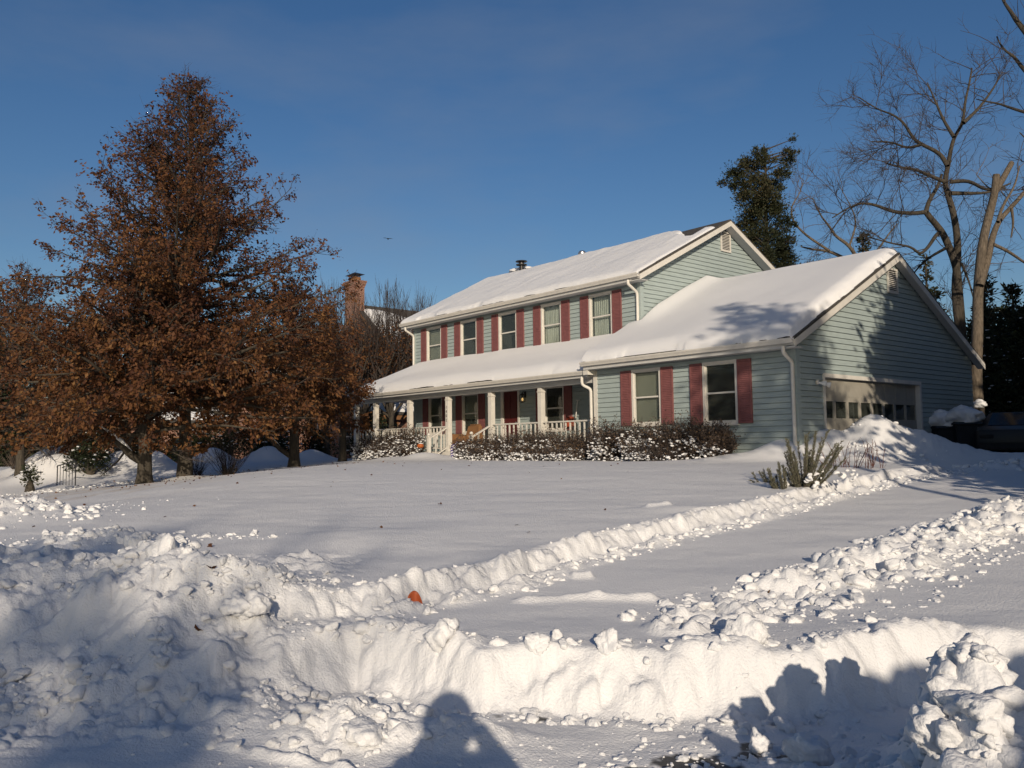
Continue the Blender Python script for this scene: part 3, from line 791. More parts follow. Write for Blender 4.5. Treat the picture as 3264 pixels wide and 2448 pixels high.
# front door with sidelight trim
mb = MB(); x0, x1, z0, z1 = DOOR
mb.box(x0, x1, YM + .02, YM + .07, z0, z1)
for (a, b) in ((.1, .36), (.46, .72)):
    for (p, q) in ((.12, .62), (.78, 1.32), (1.46, 1.98)): mb.box(x0 + a, x0 + b, YM + .008, YM + .0195, z0 + p, z0 + q)
dr = hb(mb, 'front_door', M['door'])
mb = MB(); mb.lathe([(.012, 0), (.012, .03), (.03, .045), (.032, .065), (.015, .08)], (x0 + .74, 0, 0), 12, 'y')
mb.v = [(p[0], YM + .008 - p[1], p[2] + 1.0) for p in mb.v]; mb.build('handle', M['metal'], dr, origin=HZ, smooth=True)
mb = MB(); mb.box(x0 - .13, x0 - .002, YM - .04, YM + .08, z0, z1 + .12); mb.box(x1 + .002, x1 + .09, YM - .04, YM + .08, z0, z1 + .12); mb.box(x0, x1, YM - .04, YM + .08, z1 + .002, z1 + .12); hb(mb, 'door_frame', M['white'])
# porch lamp
mb = MB(); cx, cz = -11.66, 1.74
mb.box(cx - .05, cx + .05, YM - .03, YM - .018, cz + .12, cz + .34)
mb.tube([(cx, YM - .03, cz + .28), (cx, YM - .12, cz + .34), (cx, YM - .16, cz + .27)], .012, 8)
for a, b in ((-.07, -.07), (.07, -.07), (-.07, .07), (.07, .07)): mb.box(cx + a - .008, cx + a + .008, YM - .16 + b - .008, YM - .16 + b + .008, cz - .02, cz + .2)
mb.lathe([(.1, .2), (.11, .205), (.02, .27), (.01, .3)], (cx, YM - .16, cz), 12); mb.lathe([(.03, -.06), (.09, -.03), (.09, -.02)], (cx, YM - .16, cz), 12)
lp = hb(mb, 'porch_lamp', M['blackmetal'])
mb = MB(); mb.lathe([(.02, 0), (.035, .04), (.03, .09), (.008, .12)], (cx, YM - .16, cz), 12); mb.build('bulb', M['glow'], lp, origin=HZ, smooth=True)
# roofs: slabs of shingles
def slab(mb, pts, th):   # quad or polygon in a plane, thickness downwards
    mb.prism([(p[0], p[1], p[2] - th) for p in pts], (0, 0, th))
MX0, MX1 = XL - .366, XM + .366
GX1 = .24
mb = MB(); slab(mb, [(MX0, 1.31, ME), (MX1, 1.31, ME), (MX1, MY, MRZ), (MX0, MY, MRZ)], .06); slab(mb, [(MX0, MY + .001, MRZ), (MX1, MY + .001, MRZ), (MX1, 2 * MY - 1.31, ME), (MX0, 2 * MY - 1.31, ME)], .06)
hb(mb, 'roof', M['shingle'])
mb = MB(); slab(mb, [(LG - .07, -.41, GE), (GX1, -.41, GE), (GX1, 1.70, GE + GS * 2.11), (LG - .07, 1.70, GE + GS * 2.11)], .06)
slab(mb, [(XM + .03, 1.701, GE + GS * 2.111), (GX1, 1.701, GE + GS * 2.111), (GX1, GY, GRZ), (XM + .03, GY, GRZ)], .06)
slab(mb, [(XM + .03, GY + .001, GRZ), (GX1, GY + .001, GRZ), (GX1, DG + .41, GE), (XM + .03, DG + .41, GE)], .06)
hb(mb, 'roof', M['shingle'])
PXL = -21.2; PT = PE + PS * (YM - .03 + .2)
mb = MB()
slab(mb, [(PXL, -.2, PE), (LG - .08, -.2, PE), (LG - .08, YM - .03, PT), (XL, YM - .03, PT)], .08)
slab(mb, [(PXL - .001, -.2, PE), (XL - .001, YM - .03, PT), (XL - .001, 4.4, PT), (PXL - .001, 4.4, PE)], .08)
hb(mb, 'roof', M['shingle'])
# soffits, fascias, rakes
mb = MB(); mb.box(MX0 + .02, MX1 - .02, 1.33, YM - .03, 5.11, 5.13); mb.box(MX0 + .02, MX1 - .02, 1.31, 1.33, 5.10, 5.262)
mb.box(LG - .05, GX1 - .02, -.39, -.03, 2.35, 2.37); mb.box(LG - .05, GX1 - .02, -.41, -.39, 2.34, 2.512)
mb.box(PXL + .05, LG - .05, -.18, YM - .05, 2.155, 2.175); mb.box(PXL + .05, LG - .09, -.2, -.18, 2.14, 2.275); mb.box(PXL + .05, XL - .04, YM - .05, 4.4, 2.155, 2.175)
hb(mb, 'soffit', M['soffit'])
mb = MB(); mb.box(PXL + .25, LG - .02, .07, .31, 2.0, 2.153); hb(mb, 'porch_beam', M['soffit'])
def rake(xf, ya, za, yb, zb, wdt, xb):
    mb = MB()
    mb.hexa([(xb, ya, za - wdt), (xf, ya, za - wdt), (xf, yb, zb - wdt), (xb, yb, zb - wdt), (xb, ya, za), (xf, ya, za), (xf, yb, zb), (xb, yb, zb)])
    return mb
for (xf, ya, za, yb, zb, xw) in [(MX1 + .012, 1.31, ME - .063, MY, MRZ - .063, XM), (MX1 + .012, 2 * MY - 1.31, ME - .063, MY, MRZ - .063, XM),
                                 (GX1 + .012, -.41, GE - .063, GY, GRZ - .063, 0), (GX1 + .012, DG + .41, GE - .063, GY, GRZ - .063, 0)]:
    hb(rake(xf, ya, za, yb, zb, .17, xf - .025), 'rake_board', M['white'])
    m2 = rake(xf - .027, ya, za - .12, yb, zb - .12, .02, xw + .03); hb(m2, 'soffit', M['soffit'])
# return box where the garage eave ends over the porch
mb = MB(); mb.prism([(LG - .075, -.39, 2.20), (LG - .075, -.02, 2.20), (LG - .075, -.39, 2.46)], (.02, 0, 0)); mb.box(LG - .055, LG + .1, -.385, -.03, 2.2, 2.345); hb(mb, 'eave_return', M['white'])
# gutters (K profile) and downspouts
def gutter(x0, x1, y, z):
    prof = [(0, 0), (0, -.11), (-.07, -.115), (-.085, -.08), (-.115, -.03), (-.12, 0), (-.108, 0), (-.10, -.03), (-.012, -.10), (-.012, 0)]
    mb = MB(); mb.prism([(x0, y + p, z + q) for p, q in prof], (x1 - x0, 0, 0)); 
    for x in np.arange(x0 + .3, x1, .9): mb.box(x, x + .03, y - .122, y, z - .004, z + .004)
    return hb(mb, 'gutter', M['white'])
gutter(MX0 + .01, MX1 - .02, 1.305, 5.305); gutter(LG - .09, GX1 - .01, -.415, 2.555); gutter(PXL + .02, LG - .1, -.205, 2.335)
def downspout(pts, wd=.045):
    mb = MB(); n = 8
    P = np.array(pts, float); mb.tube(P, wd, 10)
    return mb
def spout(pts): return hb(downspout(pts), 'downspout', M['white'], smooth=True)
def curve(pts, n=5):
    """round off the corners of a polyline"""
    P = [np.array(p, float) for p in pts]; out = [P[0]]
    for a, b, c in zip(P[:-2], P[1:-1], P[2:]):
        r = min(.09, .4 * np.linalg.norm(b - a), .4 * np.linalg.norm(c - b)); p0 = b + (a - b) / np.linalg.norm(a - b) * r; p1 = b + (c - b) / np.linalg.norm(c - b) * r
        for k in range(n + 1):
            u = k / n; out.append((1 - u) ** 2 * p0 + 2 * u * (1 - u) * b + u * u * p1)
    return out + [P[-1]]
spout(curve([(-.02, -.475, 2.38), (-.02, -.475, 2.24), (-.05, -.07, 2.04), (-.05, -.07, -.45)]))
spout(curve([(XM - .06, 1.245, 5.14), (XM - .06, 1.245, 5.02), (XM - .06, YM - .07, 4.80), (XM - .06, YM - .07, 3.45)]))
spout(curve([(XL + .05, 1.245, 5.14), (XL + .05, 1.245, 5.02), (XL + .05, YM - .07, 4.82), (XL + .05, YM - .07, 3.3)]))
spout(curve([(LG - .26, -.265, 2.17), (LG - .26, -.265, 1.93), (LG - .07, -.09, 1.80), (LG - .07, -.09, -.45)]))
# porch: floor, posts, rails, steps
mb = MB(); mb.box(-21.0, LG - .06, -.02, YM - .05, -.12, 0); mb.box(-21.0, XL - .05, YM - .05, 4.3, -.12, 0); mb.box(-20.95, LG - .1, .02, .06, -.5, -.13); hb(mb, 'porch_floor', M['white'])
PX = [-20.83, -19.25, -16.71, -14.17, -11.67, -9.13]
posts = []
for i, x in enumerate(PX):
    mb = MB(); h = .088; y = .19
    mb.box(x - h, x + h, y - h, y + h, .0, 1.995); mb.box(x - h - .02, x + h + .02, y - h - .02, y + h + .02, 1.86, 1.885); mb.box(x - h - .012, x + h + .012, y - h - .012, y + h + .012, 1.845, 1.859)
    mb.box(x - h - .015, x + h + .015, y - h - .015, y + h + .015, .001, .16)
    posts.append(hb(mb, 'porch_post', M['white'], bevel=.006))
def rail(p, q, top, low, name='railing', sp=.2):
    mb = MB(); p = np.array(p, float); q = np.array(q, float); d = q - p; L = np.linalg.norm(d[:2]); u = d / L; nv = np.array([-u[1], u[0], 0])
    def bar(z0, z1, hw):
        a = [p - nv * hw, q - nv * hw, q + nv * hw, p + nv * hw]
        mb.hexa([x + (0, 0, z0) for x in a] + [x + (0, 0, z1) for x in a])
    bar(top - .045, top, .045); bar(low, low + .04, .03)
    n = int(L / sp)
    for k in range(1, n):
        c = p + d * k / n
        mb.box(c[0] - .02, c[0] + .02, c[1] - .02, c[1] + .02, c[2] + low + .041, c[2] + top - .046)
    return hb(mb, name, M['white'])
for a, b in ((0, 1), (1, 2), (2, 3), (4, 5)): rail((PX[a] + .09, .19, 0), (PX[b] - .09, .19, 0), .92, .1)
rail((PX[5] + .09, .19, 0), (LG - .04, .19, 0), .92, .1); rail((PX[0], .29, 0), (PX[0], 4.2, 0), .92, .1)
for xx in (PX[3], PX[4]):
    rail((xx, -.62, -.30), (xx, .09, .06), .82, .05, 'handrail', .18)
    mb = MB(); y = -.68; mb.box(xx - .055, xx + .055, y - .055, y + .055, -.6, .5); mb.box(xx - .07, xx + .07, y - .07, y + .07, .5, .53); mb.lathe([(.03, .53), (.035, .55), (.06, .585), (.062, .61), (.04, .65), (.01, .665)], (xx, y, 0), 14); hb(mb, 'newel_post', M['white'])
mb = MB(); mb.box(PX[3] + .1, PX[4] - .1, -.32, -.021, -.6, -.12); mb.box(PX[3] + .1, PX[4] - .1, -.64, -.321, -.6, -.28); mb.box(PX[3] + .1, PX[4] - .1, -.96, -.641, -.6, -.44); hb(mb, 'steps', M['soffit'])
# house number on its post
numbers = []
for k, ch in enumerate('1402'):
    cu = bpy.data.curves.new('num', 'FONT'); cu.body = ch; cu.size = .15; cu.align_x = 'CENTER'; cu.extrude = .004
    tmp = bpy.data.objects.new('num', cu); COL.objects.link(tmp)
    dg = bpy.context.evaluated_depsgraph_get(); me = bpy.data.meshes.new_from_object(tmp.evaluated_get(dg)); bpy.data.objects.remove(tmp)
    me.transform(Matrix.Translation((PX[3] - .012, .19 - .094, 1.55 - .155 * k - HZ[2])) @ Matrix.Rotation(R(90), 4, 'X'))
    me.materials.clear(); me.name = 'house_number'
    link('house_number', me, M['blackmetal'], posts[3])
# garage door
mb = MB(); y0, y1, z0, z1 = GDOOR
xr = -.10
rows = [(-.4, .13), (.131, .70), (.701, 1.215), (1.216, 1.73)]
for i, (a, b) in enumerate(rows):
    if i == 2: continue
    mb.box(xr - .04, xr, y0, y1, a, b)
    for k in range(8):
        p = y0 + (y1 - y0) * (k + .10) / 8; q = y0 + (y1 - y0) * (k + .90) / 8
        mb.box(xr, xr + .006, p, q, a + .07, b - .07)
a, b = rows[2]; N = 8
mb.box(xr - .04, xr, y0, y1, a, a + .05); mb.box(xr - .04, xr, y0, y1, b - .05, b)
for k in range(N + 1):
    c = y0 + (y1 - y0) * k / N; mb.box(xr - .04, xr, max(y0, c - .055), min(y1, c + .055), a + .051, b - .051)
gd = hb(mb, 'garage_door', M['doorwhite'])
for k in range(N):
    p = y0 + (y1 - y0) * k / N + .055; q = y0 + (y1 - y0) * (k + 1) / N - .055
    mb = MB(); mb.box(xr - .028, xr - .02, p, q, a + .051, b - .051); mb.build('pane', M['glass'], gd, origin=HZ)
mb = MB(); mb.box(-.12, .035, y0 - .08, y0 - .001, -.4, z1 + .1); mb.box(-.12, .035, y1 + .001, y1 + .10, -.4, z1 + .1); mb.box(-.12, .035, y0, y1, z1 + .001, z1 + .1); hb(mb, 'door_frame', M['white'])
# gable vents
def vent(xw, yc, z0, z1, hw):
    mb = MB(); x = xw + .02
    mb.box(x, x + .04, yc - hw, yc - hw + .05, z0, z1); mb.box(x, x + .04, yc + hw - .05, yc + hw, z0, z1); mb.box(x, x + .04, yc - hw + .051, yc + hw - .051, z0, z0 + .05); mb.box(x, x + .04, yc - hw + .051, yc + hw - .051, z1 - .05, z1)
    n = 11
    for k in range(n):
        z = z0 + .055 + (z1 - z0 - .12) * k / n
        mb.hexa([(x + .0, yc - hw + .05, z + .03), (x + .035, yc - hw + .05, z), (x + .035, yc + hw - .05, z), (x + .0, yc + hw - .05, z + .03), (x + .0, yc - hw + .05, z + .037), (x + .035, yc - hw + .05, z + .018), (x + .035, yc + hw - .05, z + .018), (x + .0, yc + hw - .05, z + .037)])
    o = hb(mb, 'gable_vent', M['white'])
    m2 = MB(); m2.box(xw + .019, xw + .0195, yc - hw + .02, yc + hw - .02, z0 + .02, z1 - .02); m2.build('backing', M['dark'], o, origin=HZ)
vent(XM, 6.10, 6.66, 7.36, .27); vent(0, 4.88, 4.18, 4.87, .28)
# twin flood lamp beside the garage door
mb = MB(); fy, fz = .86, 1.60
mb.lathe([(.06, 0), (.06, .03), (.03, .05)], (.02, fy, fz), 14, 'x'); fl = hb(mb, 'flood_lamp', M['white'], smooth=True)
for dy, tilt in ((.02, -.1), (.22, .15)):
    m2 = MB(); m2.lathe([(.025, 0), (.03, .06), (.065, .13), (.07, .16), (.05, .175), (.01, .18)], (0, 0, 0), 14, 'x')
    q = Matrix.Rotation(.25 + tilt, 3, 'Y') @ Matrix.Rotation(.5, 3, 'Z')
    m2.v = [tuple(q @ Vector(p) + Vector((.06, fy + dy, fz - .02))) for p in m2.v]; m2.build('bulb', M['bulb'], fl, origin=HZ, smooth=True)
# flue, chase and roof vents
mb = MB(); mb.lathe([(.10, 7.3), (.10, 8.0)], (-16.72, MY, 0), 18); mb.lathe([(.10, 8.0), (.24, 8.02), (.24, 8.05), (.12, 8.06)], (-16.72, MY, 0), 20); mb.lathe([(.12, 8.06), (.12, 8.15)], (-16.72, MY, 0), 18); mb.lathe([(.12, 8.15), (.26, 8.17), (.25, 8.2), (.05, 8.23)], (-16.72, MY, 0), 20); hb(mb, 'flue', M['blackmetal'], smooth=True)
mb = MB(); mb.box(-17.9, -16.9, MY + .25, MY + 1.2, 6.8, 7.93); ch = hb(mb, 'chimney_chase', M['siding'])
mb = MB(); mb.box(-13.4 + .1, -12.9 + .1, MY - .05, MY + .35, 7.6, 7.66); mb.v = []; mb.f = []
mb.lathe([(.15, 7.5), (.15, 7.85), (.17, 7.86), (.17, 7.89), (.15, 7.9), (.15, 7.93), (.1, 7.98), (.02, 7.99)], (-13.08, MY + .1, 0), 18); hb(mb, 'roof_vent', M['metal'], smooth=True)
mb = MB(); mb.tube([(-8.44, MY + .6, 7.2), (-8.44, MY + .6, 7.86)], .06, 10); mb.box(-8.62, -8.26, MY + .5, MY + .7, 7.74, 7.80); hb(mb, 'vent_pipe', M['brick'])
# ---- snow lying on the roofs
def roof_snow(U, V, pt, thick, m=M['snow']):
    """U,V parameter arrays; pt(u,v)->xyz on the roof; thick(u,v)->m (negative hides it under the shingles)"""
    uu, vv = np.meshgrid(U, V, indexing='ij'); P = pt(uu, vv); T = thick(uu, vv)
    P = P.copy(); P[..., 2] += T
    n, k = uu.shape; i = np.arange(n - 1)[:, None] * k; j = np.arange(k - 1)[None, :]
    F = np.stack([i + j, i + k + j, i + k + j + 1, i + j + 1], -1).reshape(-1, 4)
    return hsub('roof_snow', P.reshape(-1, 3), F, m, house, True)
def rnd_edge(d, T, Rr):
    x = np.clip(d / Rr, 0, 1); return np.where(d <= 0, -.03, T * np.sqrt(np.maximum(0, 1 - (1 - x) ** 2)))
def dense(a, b, n, edge):
    e = np.concatenate([np.linspace(0, edge, 9)[:-1], np.linspace(edge, b - a - edge, n), b - a - np.linspace(0, edge, 9)[::-1][1:]]); return a + e
# main roof
U = dense(MX0, MX1, 220, .35); V = dense(1.265, MY + .25, 120, .3)
def th_main(u, v):
    w_ = v - 1.31; wob = .05 * fbm(u * 1.2, v * .3, 201, 4)
    gap = -.045 + .11 * sstep(.1, .6, fbm(u * .7, v * 0, 203, 3)) * (u < -9)
    rg = MY - .03 + .02 * fbm(u * 2, v * 0, 204, 3) - v
    rg = np.where(u < -12.5, (MY + .22 - v) * .35 + .02, rg)
    bare = MY - v - 1.5 * sstep(-8.6, -6.2, u) - .12 * fbm(u * 1.6, v * 3, 205, 3)
    bare = np.where((u > MX1 - .50) & (v < MY - .75), 9, bare)
    d = np.minimum.reduce([w_ - gap + wob * .15, u - MX0 + .03 + 0 * u, MX1 - .08 - u + wob, rg, np.where(u > -9, bare, 9)])
    return rnd_edge(d, (.17 + .035 * fbm(u * .4, v * .7, 207, 3) + .012 * fbm(u * 2, v * .6, 208, 3)) * (1 - .6 * sstep(MX1 - 1.3, MX1 - .2, u)), .22)
roof_snow(U, V, lambda u, v: np.stack([u, v, np.where(v <= MY, ME + MS * (v - 1.31), MRZ - MS * (v - MY)) + .002], -1), th_main)
# garage roof, over the ridge
U = dense(LG - .07, GX1, 170, .35); V = dense(-.46, DG + .4, 240, .35)
def z_gar(u, v): return np.where(v <= GY, GE + GS * (v + .41), GRZ - GS * (v - GY)) + .002
def th_gar(u, v):
    wob = .04 * fbm(u * 2.2, v * 1.1, 211, 4)
    gap = -.05 + .10 * sstep(-.3, .4, fbm(u * .5 + 4, v * 0, 213, 3)) * sstep(-6.2, -5.4, u) * (1 - sstep(-3.4, -2.6, u))
    d = np.minimum.reduce([v + .41 - gap + wob * .12, GX1 - .07 - u + wob, DG + .38 - v])
    T = .26 + .03 * fbm(u * .35, v * .35, 215, 3)
    T = T + .22 * np.exp(-((u - XM) / .5) ** 2) * sstep(1.2, 2.6, v)          # drift against the taller wall
    T = T - .06 * np.exp(-((v - GY) / .8) ** 2)
    t_ = rnd_edge(d, T, .34)
    hide = (u < XM + .035) & (v > YM - .06)
    return np.where(hide, -.03, t_)
roof_snow(U, V, lambda u, v: np.stack([np.where(v > YM - .06, np.maximum(u, XM + .035), u), v, z_gar(u, v)], -1), th_gar)
# porch roof
U = dense(PXL, LG - .05, 240, .35); V = dense(-.25, YM - .028, 60, .3)
def th_por(u, v):
    wob = .05 * fbm(u * 1.4, v * .8, 221, 4)
    gap = -.05 + .11 * sstep(-.3, .4, fbm(u * .35 + 2, v * 0, 223, 3)) * sstep(-14, -11.5, u) * (1 - sstep(-8.2, -7.4, u))
    hip = (u - PXL) * (YM - .03 + .2) / (XL - PXL) - (v + .2)
    d = np.minimum(v + .2 - gap + wob * .12, (u - PXL) + .02)
    T = .28 + .03 * fbm(u * .3, v * .6, 225, 3) + .10 * sstep(.7, 1.9, v) + .06 * np.exp(-((u + 6.7) / .5) ** 2)
    T = T - .12 * np.exp(-(hip / .25) ** 2)
    return rnd_edge(d, T, .34)
def pt_por(u, v):
    k = (u - PXL) * (YM - .03 + .2) / (XL - PXL)
    return np.stack([u, v, np.minimum(PE + PS * (v + .2), PE + PS * np.minimum(k, 9)) + .002], -1)
roof_snow(U, V, pt_por, th_por)
U = dense(PXL, XL - .02, 40, .3); V = np.linspace(YM - .03, 4.4, 40)
roof_snow(U, V, lambda u, v: np.stack([u, v, PE + PS * (YM - .03 + .2) * (u - PXL) / (XL - PXL) + .002], -1), lambda u, v: rnd_edge(np.minimum(u - PXL + .02, 4.4 - v), .3, .3))
mb = Clods()
V = CLOD4[3] * (.62, .6, .16) + (-17.4, MY + .72, 7.96); mb.V.append(V); mb.F.append(ICO4[1]); mb.n = len(V)
mb.build('snow_cap', M['snow'], ch, HZ)

# ------------------------------------------------------------------ trees
def bez(p0, d, L, n, droop=0.0, wig=.12, up=0.0):
    """a wandering branch path"""
    P = [np.array(p0, float)]; d = np.array(d, float); d /= np.linalg.norm(d)
    for k in range(n):
        d = d + rng.normal(size=3) * wig + np.array([0, 0, up - droop]) * (1.0 / n)
        d /= np.linalg.norm(d); P.append(P[-1] + d * L / n)
    return np.array(P)
def perp_dir(d, ang, az=None):
    d = d / np.linalg.norm(d); a = np.cross(d, [0, 0, 1.0]); 
    if np.linalg.norm(a) < .1: a = np.array([1.0, 0, 0])
    a /= np.linalg.norm(a); b = np.cross(d, a); az = rng.uniform(0, 2 * math.pi) if az is None else az
    return d * math.cos(ang) + (a * math.cos(az) + b * math.sin(az)) * math.sin(ang)
def oak(base, H, prof, label, nbr=105, leaves=9, z0=1.7, trunk_r=.2, limb=None, seedlean=(0, 0), rscale=1.0, name='oak_tree', group='brown leaved oaks on the lawn', lsize=.112, zmin=.9):
    root = empty(name, base, label, 'tree', group)
    W = Tubes(); B = Tubes(); T = Tubes(); LP = []; LA = []
    tz = np.linspace(0, H * .97, 14); lean = np.array([seedlean[0], seedlean[1]])
    tp = np.stack([lean[0] * (tz / H) ** 1.5 + .05 * np.sin(tz * .9), lean[1] * (tz / H) ** 1.5 + .05 * np.cos(tz * .7), tz - .15], 1)
    tr = trunk_r * np.clip(1 - tz / H, .03, 1) ** .85; tr[0] *= 1.35
    W.add(tp, tr, None, 12) if False else None
    V, F = tube_np(tp, tr, 12); W.V.append(V); W.F.append(F); W.n += len(V)
    pz, pr = np.array(prof)[:, 0], np.array(prof)[:, 1] * rscale
    for k in range(nbr):
        f = (k + rng.random()) / nbr; z = z0 + (H * .97 - z0) * f
        up = -.15 + 1.15 * f ** .8 + rng.normal() * .12
        az = k * 2.399 + rng.normal() * .4
        el = math.atan(up)
        L = np.interp(z, pz, pr)
        for _ in range(8): L = .5 * L + .5 * np.interp(z + L * math.sin(el), pz, pr) / max(.35, math.cos(el))
        L = min(L, pr.max()) * rng.uniform(.68, 1.04)
        if L < .3: L = .35
        p0 = np.array([np.interp(z, tz, tp[:, 0]), np.interp(z, tz, tp[:, 1]), z - .15])
        d = np.array([math.cos(az) * math.cos(el), math.sin(az) * math.cos(el), math.sin(el)])
        n = 9; P = bez(p0, d, L, n, droop=.08 * (1 - f), wig=.09, up=.25 * f)
        r0 = min(.55 * np.interp(z, tz, tr), .018 + .016 * L); B.add(P, r0, .006, 6)
        ns = int(4 + L * 4.0)
        for j in range(ns):
            u = (j + 1 + rng.random() * .8) / (ns + 1); q = u * n; i0 = min(int(q), n - 1); pp = P[i0] + (P[i0 + 1] - P[i0]) * (q - i0); dd = P[i0 + 1] - P[i0]
            sl_ = (.28 + .30 * L * (1 - u) ** .7 * .55 + .15) * rng.uniform(.6, 1.25)
            sd = perp_dir(dd, rng.uniform(.5, 1.0)); sd[2] = sd[2] * .6 + .12 + .3 * f
            Q = bez(pp, sd, sl_, 4, wig=.16); T.add(Q, .009, .003, 4)
            nt_ = 2 + int(sl_ * 4)
            for t_ in range(nt_):
                uu = rng.uniform(.25, 1.0); i1 = min(int(uu * 4), 3); p2 = Q[i1] + (Q[i1 + 1] - Q[i1]) * (uu * 4 - i1)
                td = perp_dir(Q[i1 + 1] - Q[i1], rng.uniform(.4, .9)); tl = rng.uniform(.15, .38)
                if p2[2] < zmin - .1: continue
                X = np.stack([p2, p2 + td * tl * .5, p2 + td * tl + (0, 0, .02)]); T.add(X, .004, .0018, 3)
                keep = rng.random() < (.92 - .52 * max(0, f - .35) / .65)
                if keep:
                    nl = rng.poisson(leaves * (1.05 - .55 * f))
                    w_ = rng.random(nl) ** .7
                    LP.append(p2 + td * (tl * w_)[:, None] + rng.normal(size=(nl, 3)) * .055 - np.array([0, 0, .03]))
                    a = unit(nl) * .8 + td; a[:, 2] -= .5; LA.append(a)
    trk = W.build('trunk', M['bark'], root)
    B.build('limbs', M['bark'], root); T.build('twigs', M['twig'], root)
    LP = np.vstack(LP); LA = np.vstack(LA)
    k_ = LP[:, 2] > zmin + .25 * fbm(LP[:, 0] * 1.2, LP[:, 1] * 1.2, 299, 2); LP, LA = LP[k_], LA[k_]
    # clump the tone: neighbouring sprays share a shade
    tone = np.clip(.22 + .42 * (1 - LP[:, 2] / H) + .24 * fbm(LP[:, 0] * 1.1 + LP[:, 2], LP[:, 1] * 1.1 - LP[:, 2] * .7, 301, 2) + rng.normal(size=len(LP)) * .2, 0, 1)
    leaf_mesh('leaves', LP, lsize, M['oakleaf'], root, aspect=.55, axis=LA, rnd=tone)
    return root
def gbase(ox, oy, s):
    p = at_s(ox, oy, s); return np.array([p[0], p[1], gz(p[0], p[1])])
def snow_strip(P, r, parent, origin, wd=.05):
    """snow lying along the top of a limb"""
    P = np.array(P, float); n = len(P)
    mbx = Tubes(); rr = np.full(n, wd); rr[0] = rr[-1] = wd * .3; rr = rr * (1 + .25 * rng.normal(size=n))
    V, F = tube_np(P + np.array([0, 0, 1.0]) * (r + wd * .25)[:, None], rr, 7); mbx.V.append(V); mbx.F.append(F); mbx.n += len(V)
    return mbx.build('snow_strip', M['snow'], parent, origin)
# the big oak, rust leaves held through the winter
S1 = 24.0; b1 = gbase(395, 1040, S1); PXM = 1829 / S1
prof = [(.8, 4.4), (1.6, 5.5), (3.0, 5.9), (4.6, 5.5), (6.1, 4.7), (7.4, 3.8), (8.75, 2.7), (9.9, 1.6), (11.0, .65), (11.7, .1)]
oak(b1, 11.7, prof, 'tallest tree, a pyramid shaped oak full of rust brown leaves on the left lawn', nbr=190, leaves=9.5, z0=2.3, lsize=.092, trunk_r=.185)
# second oak with a sawn low limb carrying snow
b2 = gbase(307, 1060, 22.5)
prof2 = [(.8, 2.2), (1.5, 3.9), (2.2, 4.4), (3.0, 4.3), (4.0, 3.4), (5.0, 2.0), (6.0, .5)]
o2 = oak(b2, 6.0, prof2, 'short thick trunked brown oak with a snowy side limb, left of the tallest tree', nbr=75, leaves=10, z0=1.35, trunk_r=.205)
Q = np.array([at_s(312, 1000, 22.5), at_s(285, 985, 22.3), at_s(262, 963, 22.1), at_s(240, 945, 21.9), at_s(215, 925, 21.7)]) - b2
tb = Tubes(); tb.add(Q, .11, .05, 9); tb.build('side_limb', M['bark'], o2); snow_strip(Q[1:], np.linspace(.10, .05, 4), o2, (0, 0, 0), .06)
# third oak, nearer the porch, forked
b3 = gbase(632, 1012, 29.0)
prof3 = [(1.0, 1.7), (1.9, 2.4), (2.6, 2.5), (3.6, 2.3), (4.6, 1.8), (5.6, 1.1), (6.4, .4)]
o3 = oak(b3, 6.4, prof3, 'forked brown leaved tree midway between the tallest oak and the porch', nbr=74, leaves=9.5, z0=1.5, trunk_r=.19)
Q = np.array([at_s(628, 985, 29), at_s(605, 970, 28.8), at_s(580, 945, 28.5), at_s(552, 925, 28.2)]) - b3
tb = Tubes(); tb.add(Q, .10, .05, 9); tb.build('side_limb', M['bark'], o3); snow_strip(Q[1:], np.linspace(.09, .05, 3), o3, (0, 0, 0), .05)
b4 = gbase(737, 992, 32.5)
oak(b4, 5.0, [(.9, .8), (1.6, 1.15), (2.4, 1.2), (3.4, .9), (4.6, .4)], 'smallest brown leaved tree, against the left end of the porch', nbr=34, leaves=8.5, z0=1.5, trunk_r=.16)
b5 = gbase(40, 1015, 31)
oak(b5, 7.6, [(1.0, 2.6), (2.2, 3.8), (3.6, 3.8), (5, 3.0), (6.4, 1.7), (7.6, .4)], 'brown leaved tree at the left edge of the picture, behind the railing', nbr=64, leaves=6, z0=1.6, trunk_r=.16)
b6 = gbase(185, 1000, 33)
oak(b6, 5.2, [(1.0, 2.6), (2.2, 3.8), (3.4, 3.2), (4.4, 1.9), (5.2, .5)], 'low brown leaved tree behind the short railing, left of the oaks', nbr=52, leaves=8, z0=1.2, trunk_r=.14)

